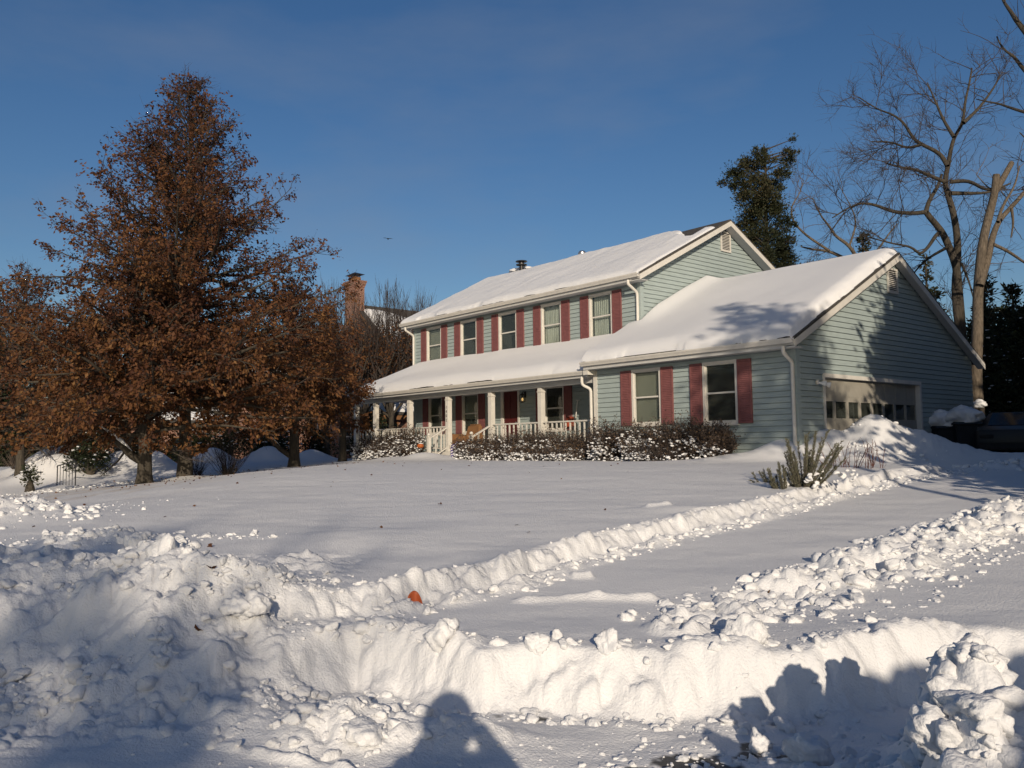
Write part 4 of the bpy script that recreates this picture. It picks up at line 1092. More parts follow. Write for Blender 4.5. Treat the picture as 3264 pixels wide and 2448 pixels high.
# pears: dense upright shoots
def pear(base, H, Wd, label, n_limb=8, shoots=60, leafy=.35):
    root = empty('pear_tree', base, label, 'tree', 'bare upright pear trees by the brick house')
    Wt = Tubes(); Tt = Tubes(); LP = []
    Wt.add(np.array([[0, 0, -.2], [.03, 0, H * .2], [0, .02, H * .32]]), .15, .12, 9)
    ends = []
    for k in range(n_limb):
        az = k * 2.4 + rng.random(); d = np.array([math.cos(az) * .75, math.sin(az) * .75, 1.0]); P = bez((0, 0, H * (.17 + .12 * rng.random())), d, H * rng.uniform(.35, .5), 6, wig=.1, up=.5)
        Wt.add(P, .07, .025, 7); ends.append(P)
    for k in range(int(shoots * 1.7)):
        P = ends[rng.integers(len(ends))]; i = rng.integers(2, 6); a = P[i] + rng.normal(size=3) * .05
        rr = rng.uniform(.1, 1) * Wd; az = rng.uniform(0, 6.28)
        top = np.array([math.cos(az) * rr, math.sin(az) * rr, H * (1 - .32 * (rr / Wd) ** 2) * rng.uniform(.8, 1.03)])
        mid = (a + top) / 2; mid[:2] = mid[:2] * .3 + top[:2] * .75 if False else a[:2] * .35 + top[:2] * .65
        C = np.stack([a, (a + mid) / 2 + rng.normal(size=3) * .04, mid, (mid + top) / 2 + rng.normal(size=3) * .04, top]); Tt.add(C, .022, .006, 5)
        for j in range(9):
            u = rng.uniform(.25, .95) * 4; i0 = min(int(u), 3); pp = C[i0] + (C[i0 + 1] - C[i0]) * (u - i0); dd = perp_dir(C[i0 + 1] - C[i0], rng.uniform(.2, .6)); L = rng.uniform(.3, 1.0)
            Q = np.stack([pp, pp + dd * L * .5 + (0, 0, .05), pp + dd * L * .8 + (0, 0, L * .35)]); Tt.add(Q, .008, .003, 3)
            if rng.random() < leafy and Q[2, 2] < H * .75: LP.append(Q[rng.integers(0, 3, 6)] + rng.normal(size=(6, 3)) * .1)
    Wt.build('trunk', M['bark'], root); Tt.build('twigs', M['twig'], root)
    if LP: leaf_mesh('leaves', np.vstack(LP), .11, M['oakleaf'], root, aspect=.6)
    return root
def pbase(ox, s): p = at_s(ox, 985, s); return np.array([p[0], p[1], gz(p[0], p[1])])
pear(pbase(705, 40), 8.3, 1.9, 'bare pear tree with brown leaf remnants just left of the brick chimney', 9, 80, .9)
pear(pbase(775, 42), 8.0, 1.8, 'bare upright pear tree in front of the brick chimney', 9, 80, .8)
pear(pbase(845, 44), 9.2, 1.9, 'tallest bare pear tree, right of the brick chimney', 9, 95, .5)
pear(pbase(915, 47), 9.0, 1.7, 'bare pear tree closest to the left end of the blue house', 8, 80, .4)
pear(pbase(640, 44), 8.2, 2.0, 'bare pear tree half hidden behind the right side of the tall oak', 8, 70, .5)
pear(pbase(5, 44), 9.8, 2.0, 'bare upright tree at the far left edge', 8, 60, .3)
pear(pbase(60, 47), 9.5, 1.8, 'bare upright tree left of the tall oak crown', 8, 60, .2)

# bare trees from traced limbs
def sub(T, P, L, r, level, dens, up=.1):
    """side shoots along a limb path, recursively"""
    n = len(P) - 1; seg = np.linalg.norm(np.diff(P, axis=0), axis=1); tot = seg.sum(); cnt = max(1, rng.poisson(dens * tot))
    cum = np.concatenate([[0], np.cumsum(seg)])
    for k in range(cnt):
        u = tot * rng.uniform(.12, 1.0); i = min(np.searchsorted(cum, u) - 1, n - 1); i = max(i, 0); f = (u - cum[i]) / seg[i]
        p = P[i] + (P[i + 1] - P[i]) * f; d = perp_dir(P[i + 1] - P[i], rng.uniform(.45, 1.05)); d[2] += up
        l = L * rng.uniform(.45, 1.2); Q = bez(p, d, l, 5, wig=.15, up=.12 * level / 3 - .02); T.add(Q, r, r * .35, 4 if level > 1 else 3)
        if level > 0: sub(T, Q, L * .55, r * .58, level - 1, dens * 1.5, up)
def bare(name, base, limbs, label, m='bark', tw=(2.0, .017, 2, 1.9), group='bare trees behind the garage', cat='tree', twm='twig', up=.12):
    root = empty(name, base, label, cat, group); W = Tubes(); T = Tubes()
    for P, r0, r1, dens in limbs:
        P = np.array(P, float) - np.array(base)
        # smooth the traced path
        u = np.arange(len(P)); uu = np.linspace(0, len(P) - 1, (len(P) - 1) * 4 + 1)
        if len(P) > 2:
            Pc = np.stack([np.interp(uu, u, P[:, k]) for k in range(3)], 1)
            for _ in range(3): Pc[1:-1] = (Pc[:-2] + 2 * Pc[1:-1] + Pc[2:]) / 4
        else: Pc = np.stack([np.interp(uu, u, P[:, k]) for k in range(3)], 1)
        W.add(Pc, r0, r1, 9)
        if dens: sub(T, Pc, tw[0], tw[1], tw[2], dens * tw[3], up)
    W.build('trunk', M[m], root); T.build('twigs', M[twm], root)
    return root
def e5(x, y): return 1524.8 + x * .31066, 203.3 + y * .31066
def trace(pts, s0, ds=0.0, f=e5):
    return [at_s(*f(*p), s0 + ds * k + rng.normal() * .12) for k, p in enumerate(pts)]
s = 31.0
g = at_s(*e5(1790, 1650), s); base = np.array([g[0], g[1], gz(g[0], g[1])])
L_ = [([base] + trace([(1780, 1650), (1760, 1400), (1745, 1200), (1690, 1060), (1640, 950), (1560, 860), (1530, 820)], s), .165, .10, .1),
      (trace([(1530, 820), (1430, 830), (1300, 820), (1180, 770), (1080, 755), (990, 790), (880, 860)], s, -.35), .085, .02, 1.2),
      (trace([(1530, 820), (1550, 740), (1610, 650), (1640, 560)], s, .3), .09, .05, .7),
      ([base + (.3, 0, 0)] + trace([(1720, 1400), (1755, 1150), (1745, 950), (1715, 800), (1675, 680), (1660, 600), (1685, 500), (1700, 400), (1725, 300), (1790, 200), (1800, 60), (1830, -60), (1850, -180)], s, .12), .15, .03, .9),
      (trace([(1660, 610), (1540, 560), (1450, 520), (1350, 510), (1250, 480)], s, -.4), .075, .02, 1.3),
      (trace([(1680, 500), (1630, 410), (1500, 350), (1440, 310), (1380, 200), (1300, 140), (1200, 110), (1060, 20)], s, .35), .085, .02, 1.3),
      (trace([(1640, 950), (1600, 980), (1550, 1060), (1490, 1120), (1430, 1060), (1300, 1040), (1150, 1000)], s, -.4), .08, .02, 1.1),
      (trace([(1700, 690), (1800, 690), (1940, 690), (2080, 650)], s, .4), .09, .03, 1.2),
      (trace([(1700, 610), (1830, 600), (1930, 660), (2000, 670), (2120, 620)], s, -.3), .08, .03, 1.2),
      (trace([(1725, 300), (1650, 180), (1600, 60), (1540, -80)], s, .4), .07, .02, 1.3),
      (trace([(1790, 200), (1900, 100), (2000, -40), (2060, -150)], s, .4), .07, .02, 1.3),
      (trace([(1500, 350), (1400, 380), (1290, 330), (1150, 330)], s, .5), .06, .02, 1.3),
      (trace([(1780, 1180), (1830, 1300), (1860, 1420)], s, -.4), .05, .02, .8),
      (trace([(1690, 1060), (1560, 1130), (1480, 1200), (1380, 1330)], s, .6), .06, .02, .9)]
bare('bare_tree', base, L_, 'tall bare spreading tree with crooked trunks behind the right end of the garage')
s = 27.6
g = at_s(2113, 935, s); base = np.array([g[0], g[1], gz(g[0], g[1])])
L_ = [([base - (0, 0, .2)] + [at_s(2112, 880, s), at_s(2108, 800, s)] + trace([(1890, 1650), (1890, 1400), (1910, 1150), (1930, 1000), (1980, 800), (2010, 680), (2020, 560)], s), .20, .11, 0),
      (trace([(2010, 680), (2070, 580), (2125, 480)], s, .3), .11, .09, 0),
      (trace([(1905, 1330), (1960, 1150), (1990, 1000), (2030, 890), (2100, 810), (2212, 690), (2300, 560)], s, .2), .13, .05, .7),
      (trace([(2000, 1045), (2100, 1090), (2212, 1170), (2330, 1240)], s, .3), .06, .03, 1.0),
      (trace([(2030, 890), (2060, 780), (2150, 640), (2180, 500)], s, .3), .06, .02, 1.3),
      (trace([(2010, 680), (1950, 640), (1880, 560)], s, .4), .03, .01, 1.2),
      (trace([(2125, 790), (2140, 900), (2120, 1000)], s, .4), .05, .02, .8)]
bt2 = bare('bare_tree', base, L_, 'pale twin trunked tree with sawn off tops beside the garage corner', 'barkpale', (1.6, .014, 2, 1.4), twm='twigpale')
# the sawn stub at its foot with a cap of snow
sb = gbase(2118, 950, 26.6)
root = empty('tree_stump', sb, 'short sawn tree stump with a snow cap beside the trash bins', 'stump')
T_ = Tubes(); P = np.array([at_s(2116, 960, 26.6), at_s(2114, 925, 26.6), at_s(2112, 882, 26.6)]) - sb; P[0, 2] = -.2
T_.add(P, .21, .20, 12); T_.build('trunk', M['barkpale'], root)
mb = MB(); mb.lathe([(.19, -.01), (.19, .02), (.02, .03)], tuple(P[2]), 12); mb.build('cut_face', M['bark'], root)
V = CLOD4[2] * (.22, .2, .14) + P[2] + np.array([.05, .02, .12]); mesh_np('snow_cap', V, ICO4[1], M['snow'], root, smooth=True)
# low spreading tree behind the garage ridge
s = 37.0
g = at_s(*e5(1080, 1330), s); base = np.array([g[0], g[1], gz(g[0], g[1])])
L_ = [([base] + trace([(1080, 1330), (1085, 1220)], s), .2, .12, 0),
      (trace([(1085, 1220), (980, 1150), (860, 1090), (740, 1080), (660, 1060)], s, .3), .10, .03, 1.1),
      (trace([(1085, 1200), (1000, 1050), (900, 990), (860, 920), (800, 850), (740, 720)], s, -.2), .09, .02, 1.2),
      (trace([(860, 1090), (690, 980), (600, 880), (590, 780), (650, 700), (680, 600)], s, .3), .06, .015, 1.2),
      (trace([(1000, 1050), (1050, 900), (1020, 800), (930, 640)], s, .2), .05, .015, 1.2),
      (trace([(1085, 1200), (1200, 1080), (1280, 960), (1330, 900)], s, .3), .06, .02, 1.2)]
bare('bare_tree', base, L_, 'low thin bare tree spreading between the dark evergreen and the garage ridge', 'barkpale', (1.6, .013, 2, 1.5), twm='twigpale')
# tree outside the frame at the right, boughs reaching in at the top corner
def c5(x, y): return 1965.3 + x * .1634, y * .1634
s = 17.0
g = at_s(2520, 1000, s); base = np.array([g[0], g[1], gz(g[0], g[1])])
L_ = [([base, base + (0, .05, 2), base + (.1, .1, 4.2)] + [at_s(2500, 250, s), at_s(2480, 60, s), at_s(2470, -150, s)], .26, .10, .1),
      ([at_s(2495, 420, s)] + trace([(2300, 1500), (1900, 950), (1510, 400), (1400, 260), (1340, 160), (1280, 80), (1230, 0), (1180, -120)], s, .1, c5), .075, .018, .6),
      ([at_s(2500, 480, s)] + trace([(2300, 1750), (1800, 1250), (1510, 920), (1430, 820), (1370, 740), (1270, 680), (1190, 580), (1150, 480)], s, .15, c5), .06, .012, .7),
      ([at_s(2505, 520, s)] + trace([(2200, 1700), (1800, 1560), (1510, 1480), (1340, 1430), (1180, 1370), (1000, 1340), (880, 1310)], s, .2, c5), .05, .010, 1.0),
      ([at_s(2510, 640, s)] + trace([(2300, 2600), (1900, 2100), (1600, 1900), (1450, 1750)], s, .1, c5), .05, .010, 1.0)]
bare('bare_tree', base, L_, 'bare tree beyond the right edge whose boughs reach into the top right corner', 'bark', (1.1, .010, 2, 1.3))

# evergreens
def evergreen(name, base, clumps, label, m, group, n=900, size=.22, cat='tree', trunk=None, snow=0, up=.5):
    """clumps: (centre, radius) of foliage masses made of many small sprays; base is the foot"""
    root = empty(name, base, label, cat, group); b = np.array(base)
    top = max(c[2] for c, r in clumps); T = Tubes()
    mid = np.mean([c for c, r in clumps], axis=0)
    tp = np.array([b - (0, 0, .2), b * .5 + np.array([mid[0], mid[1], (b[2] + top) / 2]) * .5, [mid[0], mid[1], top - .3]])
    T.add(tp - b, trunk or .2, .04, 8)
    LP = []; LA = []; SN = Clods()
    for c, r in clumps:
        k = max(30, int(n * r * r)); u = unit(k); rad = r * rng.random(k) ** .45; p = c + u * rad[:, None] * (1, 1, .8)
        # bough: from the trunk to the clump
        z = c[2] - .5 * r; T.add(np.array([[np.interp(z, tp[:, 2], tp[:, 0]), np.interp(z, tp[:, 2], tp[:, 1]), z - .3], c]) - b, .04, .012, 5)
        # feathery tips
        kk = k // 5; tipd = u[:kk] * (1, 1, .6) + (0, 0, up); ext = rng.random(kk) * r * .55; p[:kk] = c + u[:kk] * r + tipd * ext[:, None]
        LP.append(p); a = u * (1, 1, .5) + unit(k) * .6; a[:, 2] += up * .7; LA.append(a)
        for _ in range(int(snow * r * 14)):
            uu = unit(1)[0]; uu[2] = abs(uu[2]) * .8; SN.add(c + uu * r * .95, rng.uniform(.025, .075), fine=False, flat=.45)
    LP = np.vstack(LP); LA = np.vstack(LA)
    T.build('trunk', M['bark'], root)
    tone = np.clip(.42 + .3 * fbm(LP[:, 0] * .8 + LP[:, 2] * .5, LP[:, 1] * .8 - LP[:, 2] * .7, 311, 2) + rng.normal(size=len(LP)) * .22, 0, 1)
    leaf_mesh('foliage', LP, size, M[m], root, b, aspect=.38, axis=LA, rnd=tone)
    if SN.n: SN.build('snow_cover', M['snow'], root, b)['kind'] = 'stuff'
    return root
s = 37.0; pm = s / 1829
cl = [(1700, 348, 22), (1690, 375, 24), (1672, 400, 24), (1645, 345, 24), (1620, 362, 26), (1585, 375, 24), (1600, 395, 30), (1640, 395, 34), (1655, 420, 32), (1612, 430, 32), (1650, 450, 36), (1620, 470, 34),
      (1680, 450, 26), (1640, 500, 40), (1690, 480, 26), (1610, 510, 28), (1670, 520, 38), (1700, 520, 24), (1640, 550, 44), (1690, 555, 34), (1670, 590, 46), (1720, 585, 26), (1630, 600, 44), (1690, 630, 46), (1640, 660, 50), (1700, 680, 40), (1660, 730, 52), (1610, 350, 16), (1648, 328, 14), (1712, 332, 13)]
C_ = [(at_s(x, y, s + rng.normal() * .35), r * pm * .8) for x, y, r in cl]
C_ += [(at_s(x + rng.normal() * r * .8, y + rng.normal() * r * .6, s + rng.normal() * .4), r * pm * .38) for x, y, r in cl for _ in range(2)]
base = at_s(1660, 1000, s); base[2] = gz(base[0], base[1])
evergreen('cedar_tree', base, C_, 'tall dark evergreen with a ragged top behind the blue house', 'cedar', 'dark evergreens behind the house', 3800, .115, trunk=.25, snow=.05, up=.8)
def conifer(base, H, Rm, label, m='cedar', group='dark evergreens behind the house', n=1100, size=.2, snow=0, name='cedar_tree', z0=.3, dens=26, up=.35):
    C_ = []
    for k in range(dens):
        f = (k + rng.random()) / dens; z = z0 + (H - z0) * f; rr = Rm * (1 - f) ** .7
        m_ = 1 if rr < .5 else (3 if rr < 1.2 else 4)
        for j in range(m_):
            az = rng.uniform(0, 6.28); q = rr * rng.uniform(.35, .85) if m_ > 1 else 0
            C_.append((np.array(base) + (math.cos(az) * q, math.sin(az) * q, z), max(.28, rr * rng.uniform(.38, .6))))
    return evergreen(name, base, C_, label, m, group, n, size, snow=snow, up=up)
conifer(gbase(1885, 960, 41), 10.8, 1.7, 'evergreen top showing just above the garage ridge', n=900, snow=.2, size=.22)
conifer(gbase(2020, 960, 40), 9.2, 1.8, 'evergreen partly hidden behind the crooked bare trunks', n=700, snow=.2)
conifer(gbase(2150, 975, 36), 7.4, 1.9, 'brownish evergreen right of the pale twin trunk', n=900, snow=.2)
conifer(gbase(2205, 975, 33), 6.6, 1.9, 'dark evergreen at the right edge with specks of snow', n=900, snow=.35, m='spruce')
conifer(gbase(2140, 960, 30), 4.2, 1.3, 'low dark evergreen shrub between the stump and the parked car', n=900, snow=.4, m='spruce', size=.16)
conifer(gbase(2260, 975, 31), 6.0, 2.2, 'dark evergreen behind the parked car', n=900, snow=.4, m='spruce')
conifer(gbase(-20, 985, 41), 7.2, 1.9, 'dark green spruce at the left edge behind the brown trees', n=700, snow=.2, m='spruce', group='dark evergreens at the left')
conifer(gbase(195, 1005, 30.5), 1.5, .9, 'dark green evergreen shrub right of the short railing', n=800, snow=.6, m='spruce', group='dark evergreens at the left', size=.13, dens=8, name='evergreen_shrub')
conifer(gbase(65, 1045, 27), .75, .55, 'low dark green shrub left of the short railing, dusted with snow', n=900, snow=1.2, m='spruce', group='dark evergreens at the left', size=.10, dens=6, name='evergreen_shrub')
conifer(gbase(480, 990, 36), 1.5, .9, 'rounded dark shrub behind the trunk of the tallest oak', n=700, snow=.5, m='spruce', group='dark evergreens at the left', size=.13, dens=8, name='evergreen_shrub')
for ox_, s_, h_, r_, lb in [(440, 36, 1.9, 1.3, 'wide dark hedge shrub behind the gap between the two oak trunks'), (560, 37, 2.0, 1.5, 'wide dark hedge shrub behind the bare fanned shrub'), (350, 37, 1.9, 1.3, 'dark hedge shrub behind the left oak trunk'), (605, 39, 2.1, 1.2, 'dark hedge shrub left of the forked tree'), (265, 36, 1.7, 1.1, 'dark hedge shrub behind the snowy side limb')]:
    conifer(gbase(ox_, 985, s_), h_, r_, lb, n=500, snow=.7, m='spruce', group='dark evergreens at the left', size=.14, dens=9, name='evergreen_shrub')
conifer(gbase(670, 960, 40), 2.2, 1.2, 'dark evergreen shrub left of the porch end', n=600, snow=.5, m='spruce', group='dark evergreens at the left', size=.15, dens=9, name='evergreen_shrub')
conifer(gbase(800, 960, 44), 2.6, 1.6, 'dark shrub seen through the left bays of the porch', n=500, snow=.5, m='spruce', group='dark evergreens at the left', size=.16, dens=9, name='evergreen_shrub')
# evergreens and bare trees outside the frame whose shade falls on the garage and the foreground
def stb(s, t): x, y = st2w(s, t); return np.array([x, y, gz(x, y)])
conifer(stb(9.9, 13.0), 12.4, 3.6, 'broad tall evergreen outside the picture at the right', n=520, size=.36, group='trees out of frame', z0=.3, dens=34)
conifer(stb(-.8, 7.75), 12.6, 2.1, 'slim evergreen outside the picture at the near right', n=150, size=.3, group='trees out of frame', z0=8.2, dens=11)
for s_, t_, h_, lb in [(1.5, 15.5, 12, 'nearest'), (7.5, 18.5, 13, 'second nearest'), (14, 19.5, 13, 'middle'), (20.5, 21.5, 13, 'fourth'), (27, 25.5, 13, 'farthest')]:  # unseen row added to block sky light and deepen the gable shade
    conifer(stb(s_, t_), h_, 3.6, lb + ' evergreen of the dense row added outside the picture at the right to block sky light', n=170, size=.5, group='trees out of frame', z0=.4, dens=24)
def wild(base, H, label, r=.25, group='trees out of frame', cs=.75):
    L_ = []; b = np.array(base); top = b + (rng.normal() * .3, rng.normal() * .3, H * cs)
    L_.append(([b - (0, 0, .2), b * .5 + top * .5 + (.1, 0, 0), top], r, r * .7, 0))
    for k in range(9):
        az = k * 2.4; p = b + (top - b) * rng.uniform(.75, 1.0); d = np.array([math.cos(az), math.sin(az), rng.uniform(.4, 1.3)])
        L_.append((bez(p, d, H * rng.uniform(.12, .22), 6, wig=.12, up=.3), r * .16, .015, .4))
    return bare('bare_tree', base, L_, label, 'bark', (1.8, .02, 1, .8), group)
conifer(stb(-9.5, -1.0), 4.5, 1.9, 'bushy evergreen behind the viewer at the left', n=420, size=.3, group='trees out of frame', z0=.3, dens=16)
pb_ = stb(-24, -1.6)  # added unseen tree: foliage clumps placed to shade the left snow piles
evergreen('shade_pine', pb_, [(np.array([*st2w(-24 + rng.normal() * .5, t_), z_]), r_) for t_, z_, r_ in [(-2.9, 7.4, .7), (-2.2, 7.9, .6), (-1.5, 7.2, .65), (-.9, 8.0, .55), (-2.6, 8.6, .5), (-1.7, 8.8, .5), (-.5, 7.3, .5), (-3.4, 8.1, .6), (-1.2, 6.4, .6), (-2.7, 6.3, .6)]],
          'flat topped pine added behind the viewer, its clumps set to shade the left piles', 'spruce', 'trees out of frame', 260, .35, trunk=.28)
wild(stb(-32, 1.15), 14, 'tall bare street tree behind the viewer, nearest the road', .42, cs=.82)
wild(stb(-22, -.9), 11.5, 'bare street tree behind the viewer at the left', .36)
wild(stb(-30, -1.35), 13.5, 'second tall bare tree well behind the viewer', .34)
wild(stb(-26, -2.4), 12, 'bare tree behind the viewer farther to the left', .30)
wild(stb(-34, -2.6), 14, 'bare tree behind the viewer farthest to the left', .36)
# far wood closing the horizon
def far_wood():
    T = Tubes()
    for k in range(1500):
        az = rng.uniform(-.80, .80); d = rng.uniform(75, 150); s_, t_ = d * math.cos(az), d * math.sin(az)
        x, y = st2w(s_, t_); z = gz(x, y); h = rng.uniform(4, 8.5)
        P = bez((x, y, z - .3), (rng.normal() * .15, rng.normal() * .15, 1), h, 4, wig=.1); T.add(P, .13, .02, 3)
        for _ in range(5):
            i = rng.integers(1, 4); Q = bez(P[i], (rng.normal() * .6, rng.normal() * .6, .9), h * rng.uniform(.25, .5), 3, wig=.15); T.add(Q, .05, .012, 3)
    o = T.build('distant_wood', M['twigpale']); tag(o, 'grey brown leafless wood along the horizon', None, None, 'stuff')
far_wood()

# ------------------------------------------------------------------ shrubs
def shrub(ox, w_, top_oy, y, label, group, leafy=1.0, snow=1.0, n=240, snow_band=(.1, .8), cat='shrub', depth=.55):
    """dormant shrub: many upright twigs, small brown leaves, clots of snow. w_ half width in pixels"""
    p = at_y(ox, 985, y); base = np.array([p[0], p[1], gz(p[0], p[1])])
    e = at_y(ox + w_, 985, y); rx = abs(e[0] - p[0]) * .9; h = at_y(ox, top_oy, y)[2] - base[2]
    root = empty('shrub', base, label, cat, group); T = Tubes(); LP = []; SN = Clods()
    for k in range(n):
        a = rng.uniform(0, 6.28); q = rng.random() ** .5; r0 = rng.random() * .35
        foot = np.array([math.cos(a) * rx * r0 * 1.3, math.sin(a) * depth * r0, -.15]); tip = np.array([math.cos(a) * rx * q, math.sin(a) * depth * q, h * rng.uniform(.45, 1.03) * (1 - .35 * q ** 3)])
        mid = foot * .55 + tip * .45 + rng.normal(size=3) * .05; P = np.stack([foot, mid, (mid + tip) / 2 + rng.normal(size=3) * .04, tip]); T.add(P, .007, .003, 3)
        for j in range(4):
            u = rng.uniform(.8, 2.9); i = int(u); pp = P[i] + (P[i + 1] - P[i]) * (u - i); d = perp_dir(P[i + 1] - P[i], rng.uniform(.35, .9)); L = rng.uniform(.10, .28); Q = np.stack([pp, pp + d * L * .5, pp + d * L + (0, 0, L * .3)]); T.add(Q, .004, .002, 3)
            nl = rng.poisson(5.5 * leafy); LP.append(Q[rng.integers(0, 3, nl)] + rng.normal(size=(nl, 3)) * .035)
            if rng.random() < .9 * snow and vnoise(np.array(pp[0] * 3.2 + ox), np.array(pp[2] * 3.4 + pp[1] * 2)) > .12:
                z = pp[2] / h
                if snow_band[0] < z < snow_band[1] + rng.normal() * .08: SN.add(pp + (0, -.02, .02), rng.uniform(.015, .055), fine=False, flat=.5)
        if rng.random() < .5 * snow: SN.add((math.cos(a) * rx * q, -abs(math.sin(a)) * depth * q, h * rng.uniform(0, snow_band[1] * .75)), rng.uniform(.02, .055), fine=False, flat=.6)
    T.build('stems', M['twig'], root); leaf_mesh('leaves', np.vstack(LP), .05, M['shrubleaf'], root, aspect=.6)
    if SN.n: SN.build('snow_cover', M['snow'], root)['kind'] = 'stuff'
    return root
g1, g2, g3 = 'shrubs left of the porch steps', 'shrubs along the porch rail', 'shrubs under the garage windows'
shrub(797, 28, 945, -.9, 'snow laden shrub at the left end of the row below the porch', g1, .6, 2.2)
shrub(838, 34, 930, -.5, 'rounded snow laden shrub in the middle of the group left of the porch steps', g1, .7, 1.8)
shrub(885, 32, 922, -.5, 'tallest snowy shrub just left of the porch steps', g1, .8, 1.6)
shrub(830, 38, 960, -1.5, 'low shrub almost buried in snow in front of the group left of the steps', g1, .4, 3.0, 200)
shrub(1018, 30, 948, -1.0, 'low snowy shrub right beside the porch steps and the striped cloth', g2, .8, 1.6)
shrub(1072, 34, 937, -.75, 'brown shrub with a snowy belt in front of the front door', g2, .8, 1.5, 190, (.05, .75))
shrub(1130, 36, 928, -.7, 'tall brown shrub before the fifth porch post', g2, .85, 1.3, 210, (.05, .7))
shrub(1188, 34, 930, -.7, 'dense brown shrub under the rightmost porch window', g2, .85, 1.2, 210, (.05, .65))
shrub(1245, 30, 938, -.8, 'brown shrub at the right end of the porch rail', g2, .8, 1.2, 190, (.05, .65))
shrub(1052, 40, 968, -1.3, 'low snow covered shrub at the foot of the row before the front door', g2, .6, 1.6, 200)
shrub(1140, 46, 970, -1.3, 'low snow covered shrub at the foot of the row before the porch rail', g2, .7, 1.4, 220)
shrub(1215, 44, 972, -1.3, 'low snow covered shrub at the foot of the row, near the porch downspout', g2, .7, 1.2, 220)
shrub(1312, 36, 903, -.9, 'leafy brown shrub against the left corner of the garage front', g3, .85, 1.1, 210, (.0, .7))
shrub(1372, 38, 908, -.9, 'brown shrub under the garage window with the lowered blind', g3, .85, 1.1, 210, (.0, .7))
shrub(1436, 38, 905, -.9, 'brown shrub between the two garage windows', g3, .85, 1.1, 210, (.0, .7))
shrub(1492, 38, 900, -.9, 'tallest brown shrub, under the dark garage window', g3, .85, 1.0, 210, (.0, .65))
shrub(1550, 36, 922, -.8, 'shaded dark shrub at the right end of the row under the garage windows', g3, 1.0, .4, 230, (.0, .4))
shrub(1415, 70, 965, -1.4, 'bare twiggy low shrub sprawling in snow before the garage windows', g3, .3, .8, 230, (.0, .6))
# bare twiggy shrub between the oaks
def twigbush(base, R_, h, label, n=60, m='twig', name='bare_shrub', group=None):
    root = empty(name, base, label, 'shrub', group); T = Tubes()
    for k in range(n):
        a = rng.uniform(0, 6.28); q = rng.random() ** .6
        P = bez((math.cos(a) * .1 * R_, math.sin(a) * .1 * R_, -.1), (math.cos(a) * q * R_, math.sin(a) * q * R_, h), h * rng.uniform(.7, 1.15), 5, wig=.12); T.add(P, .010, .003, 4); sub(T, P, h * .3, .004, 1, 2.2 / h, .1)
    T.build('stems', M[m], root); return root
twigbush(gbase(492, 1022, 26), .95, 1.25, 'bare dark shrub with fanned twigs between the two oak trunks', 70)
twigbush(gbase(425, 1012, 28), .5, .8, 'small bare shrub just right of the tallest oak trunk', 36)
twigbush(gbase(125, 1000, 33), .8, 1.0, 'snowed over bare shrub behind the short railing', 44, 'twigpale')
twigbush(gbase(35, 1000, 33), .8, 1.0, 'snowed over bare shrub at the left edge', 44, 'twigpale')
twigbush(gbase(165, 1000, 31), .6, .8, 'bare shrub on the snow mound right behind the railing', 30, 'twigpale')
# spiky juniper and dead rose canes at the corner of the drive
def spiky(base, sprays, label, group):
    root = empty('juniper', base, label, 'shrub', group); T = Tubes(); LP = []; LA = []
    for (px, py, pz, dx, dy, dz, L) in sprays:
        P = bez((px, py, pz - .08), (dx, dy, dz), L, 6, wig=.05, up=.12); T.add(P, .010, .004, 4)
        n = int(L * 300); u = rng.uniform(.12, 1, n) * 6; i = np.minimum(u.astype(int), 5); f = (u - i)[:, None]; pp = P[i] + (P[np.minimum(i + 1, 6)] - P[i]) * f
        dd = P[np.minimum(i + 1, 6)] - P[i]; dd /= np.linalg.norm(dd, axis=1)[:, None]
        a = unit(n); a = a - (a * dd).sum(1)[:, None] * dd; a = a / np.linalg.norm(a, axis=1)[:, None]
        LP.append(pp + a * .013 + dd * .01); LA.append(dd * .9 + a * .7)
    T.build('stems', M['twig'], root); leaf_mesh('foliage', np.vstack(LP), .055, M['juniper'], root, aspect=.16, axis=np.vstack(LA), bend=False)
    return root
SJ = 16.2
def fan(n, spread, h, lean=0):
    out = []
    for k in range(n):
        a = rng.uniform(-1, 1); e = rng.uniform(-.5, .5); v = RT * (a * spread + lean) + FW * e * .5; L = h * rng.uniform(.6, 1.1) * (1 - .25 * abs(a))
        p = RT * a * .12 + FW * e * .15
        out.append((p[0], p[1], 0, v[0], v[1], 1.0, L))
    return out
jb = hit(1740, 1052)
jn = spiky(jb, fan(40, .85, .95, .25), 'biggest grey green spiky juniper clump at the edge of the drive', 'spiky junipers in the lawn snow')
spiky(hit(1690, 1056), fan(14, .35, .46, -.1), 'small upright juniper tuft left of the biggest clump', 'spiky junipers in the lawn snow')
spiky(hit(1652, 1040), fan(6, .5, .34, -.5), 'leftmost little juniper tuft casting thin shadows on the snow', 'spiky junipers in the lawn snow')
sn = Clods()
for k in range(26): sn.add(RT * rng.uniform(-.05, .75) + FW * rng.uniform(-.3, .1) + (0, 0, rng.uniform(.02, .3)), rng.uniform(.02, .06))
sn.build('snow_cover', M['snow'], jn)['kind'] = 'stuff'
for k, (ox, oy, r) in enumerate([(1703, 1036, .17), (1722, 1030, .13), (1690, 1040, .10)]):
    p = hit(ox, oy + 12); V = CLOD4[k] * (r, r, r * .8); o = mesh_np('snow_lump', V, ICO4[1], M['snow'], None, True); o.location = tuple(p + (0, 0, r * .4))
    tag(o, ['largest snow clump caught among the juniper tufts', 'snow clump against the foot of the biggest juniper clump', 'lowest small snow clump left of the biggest juniper clump'][k], 'snow lump', 'big lumps of ploughed snow')
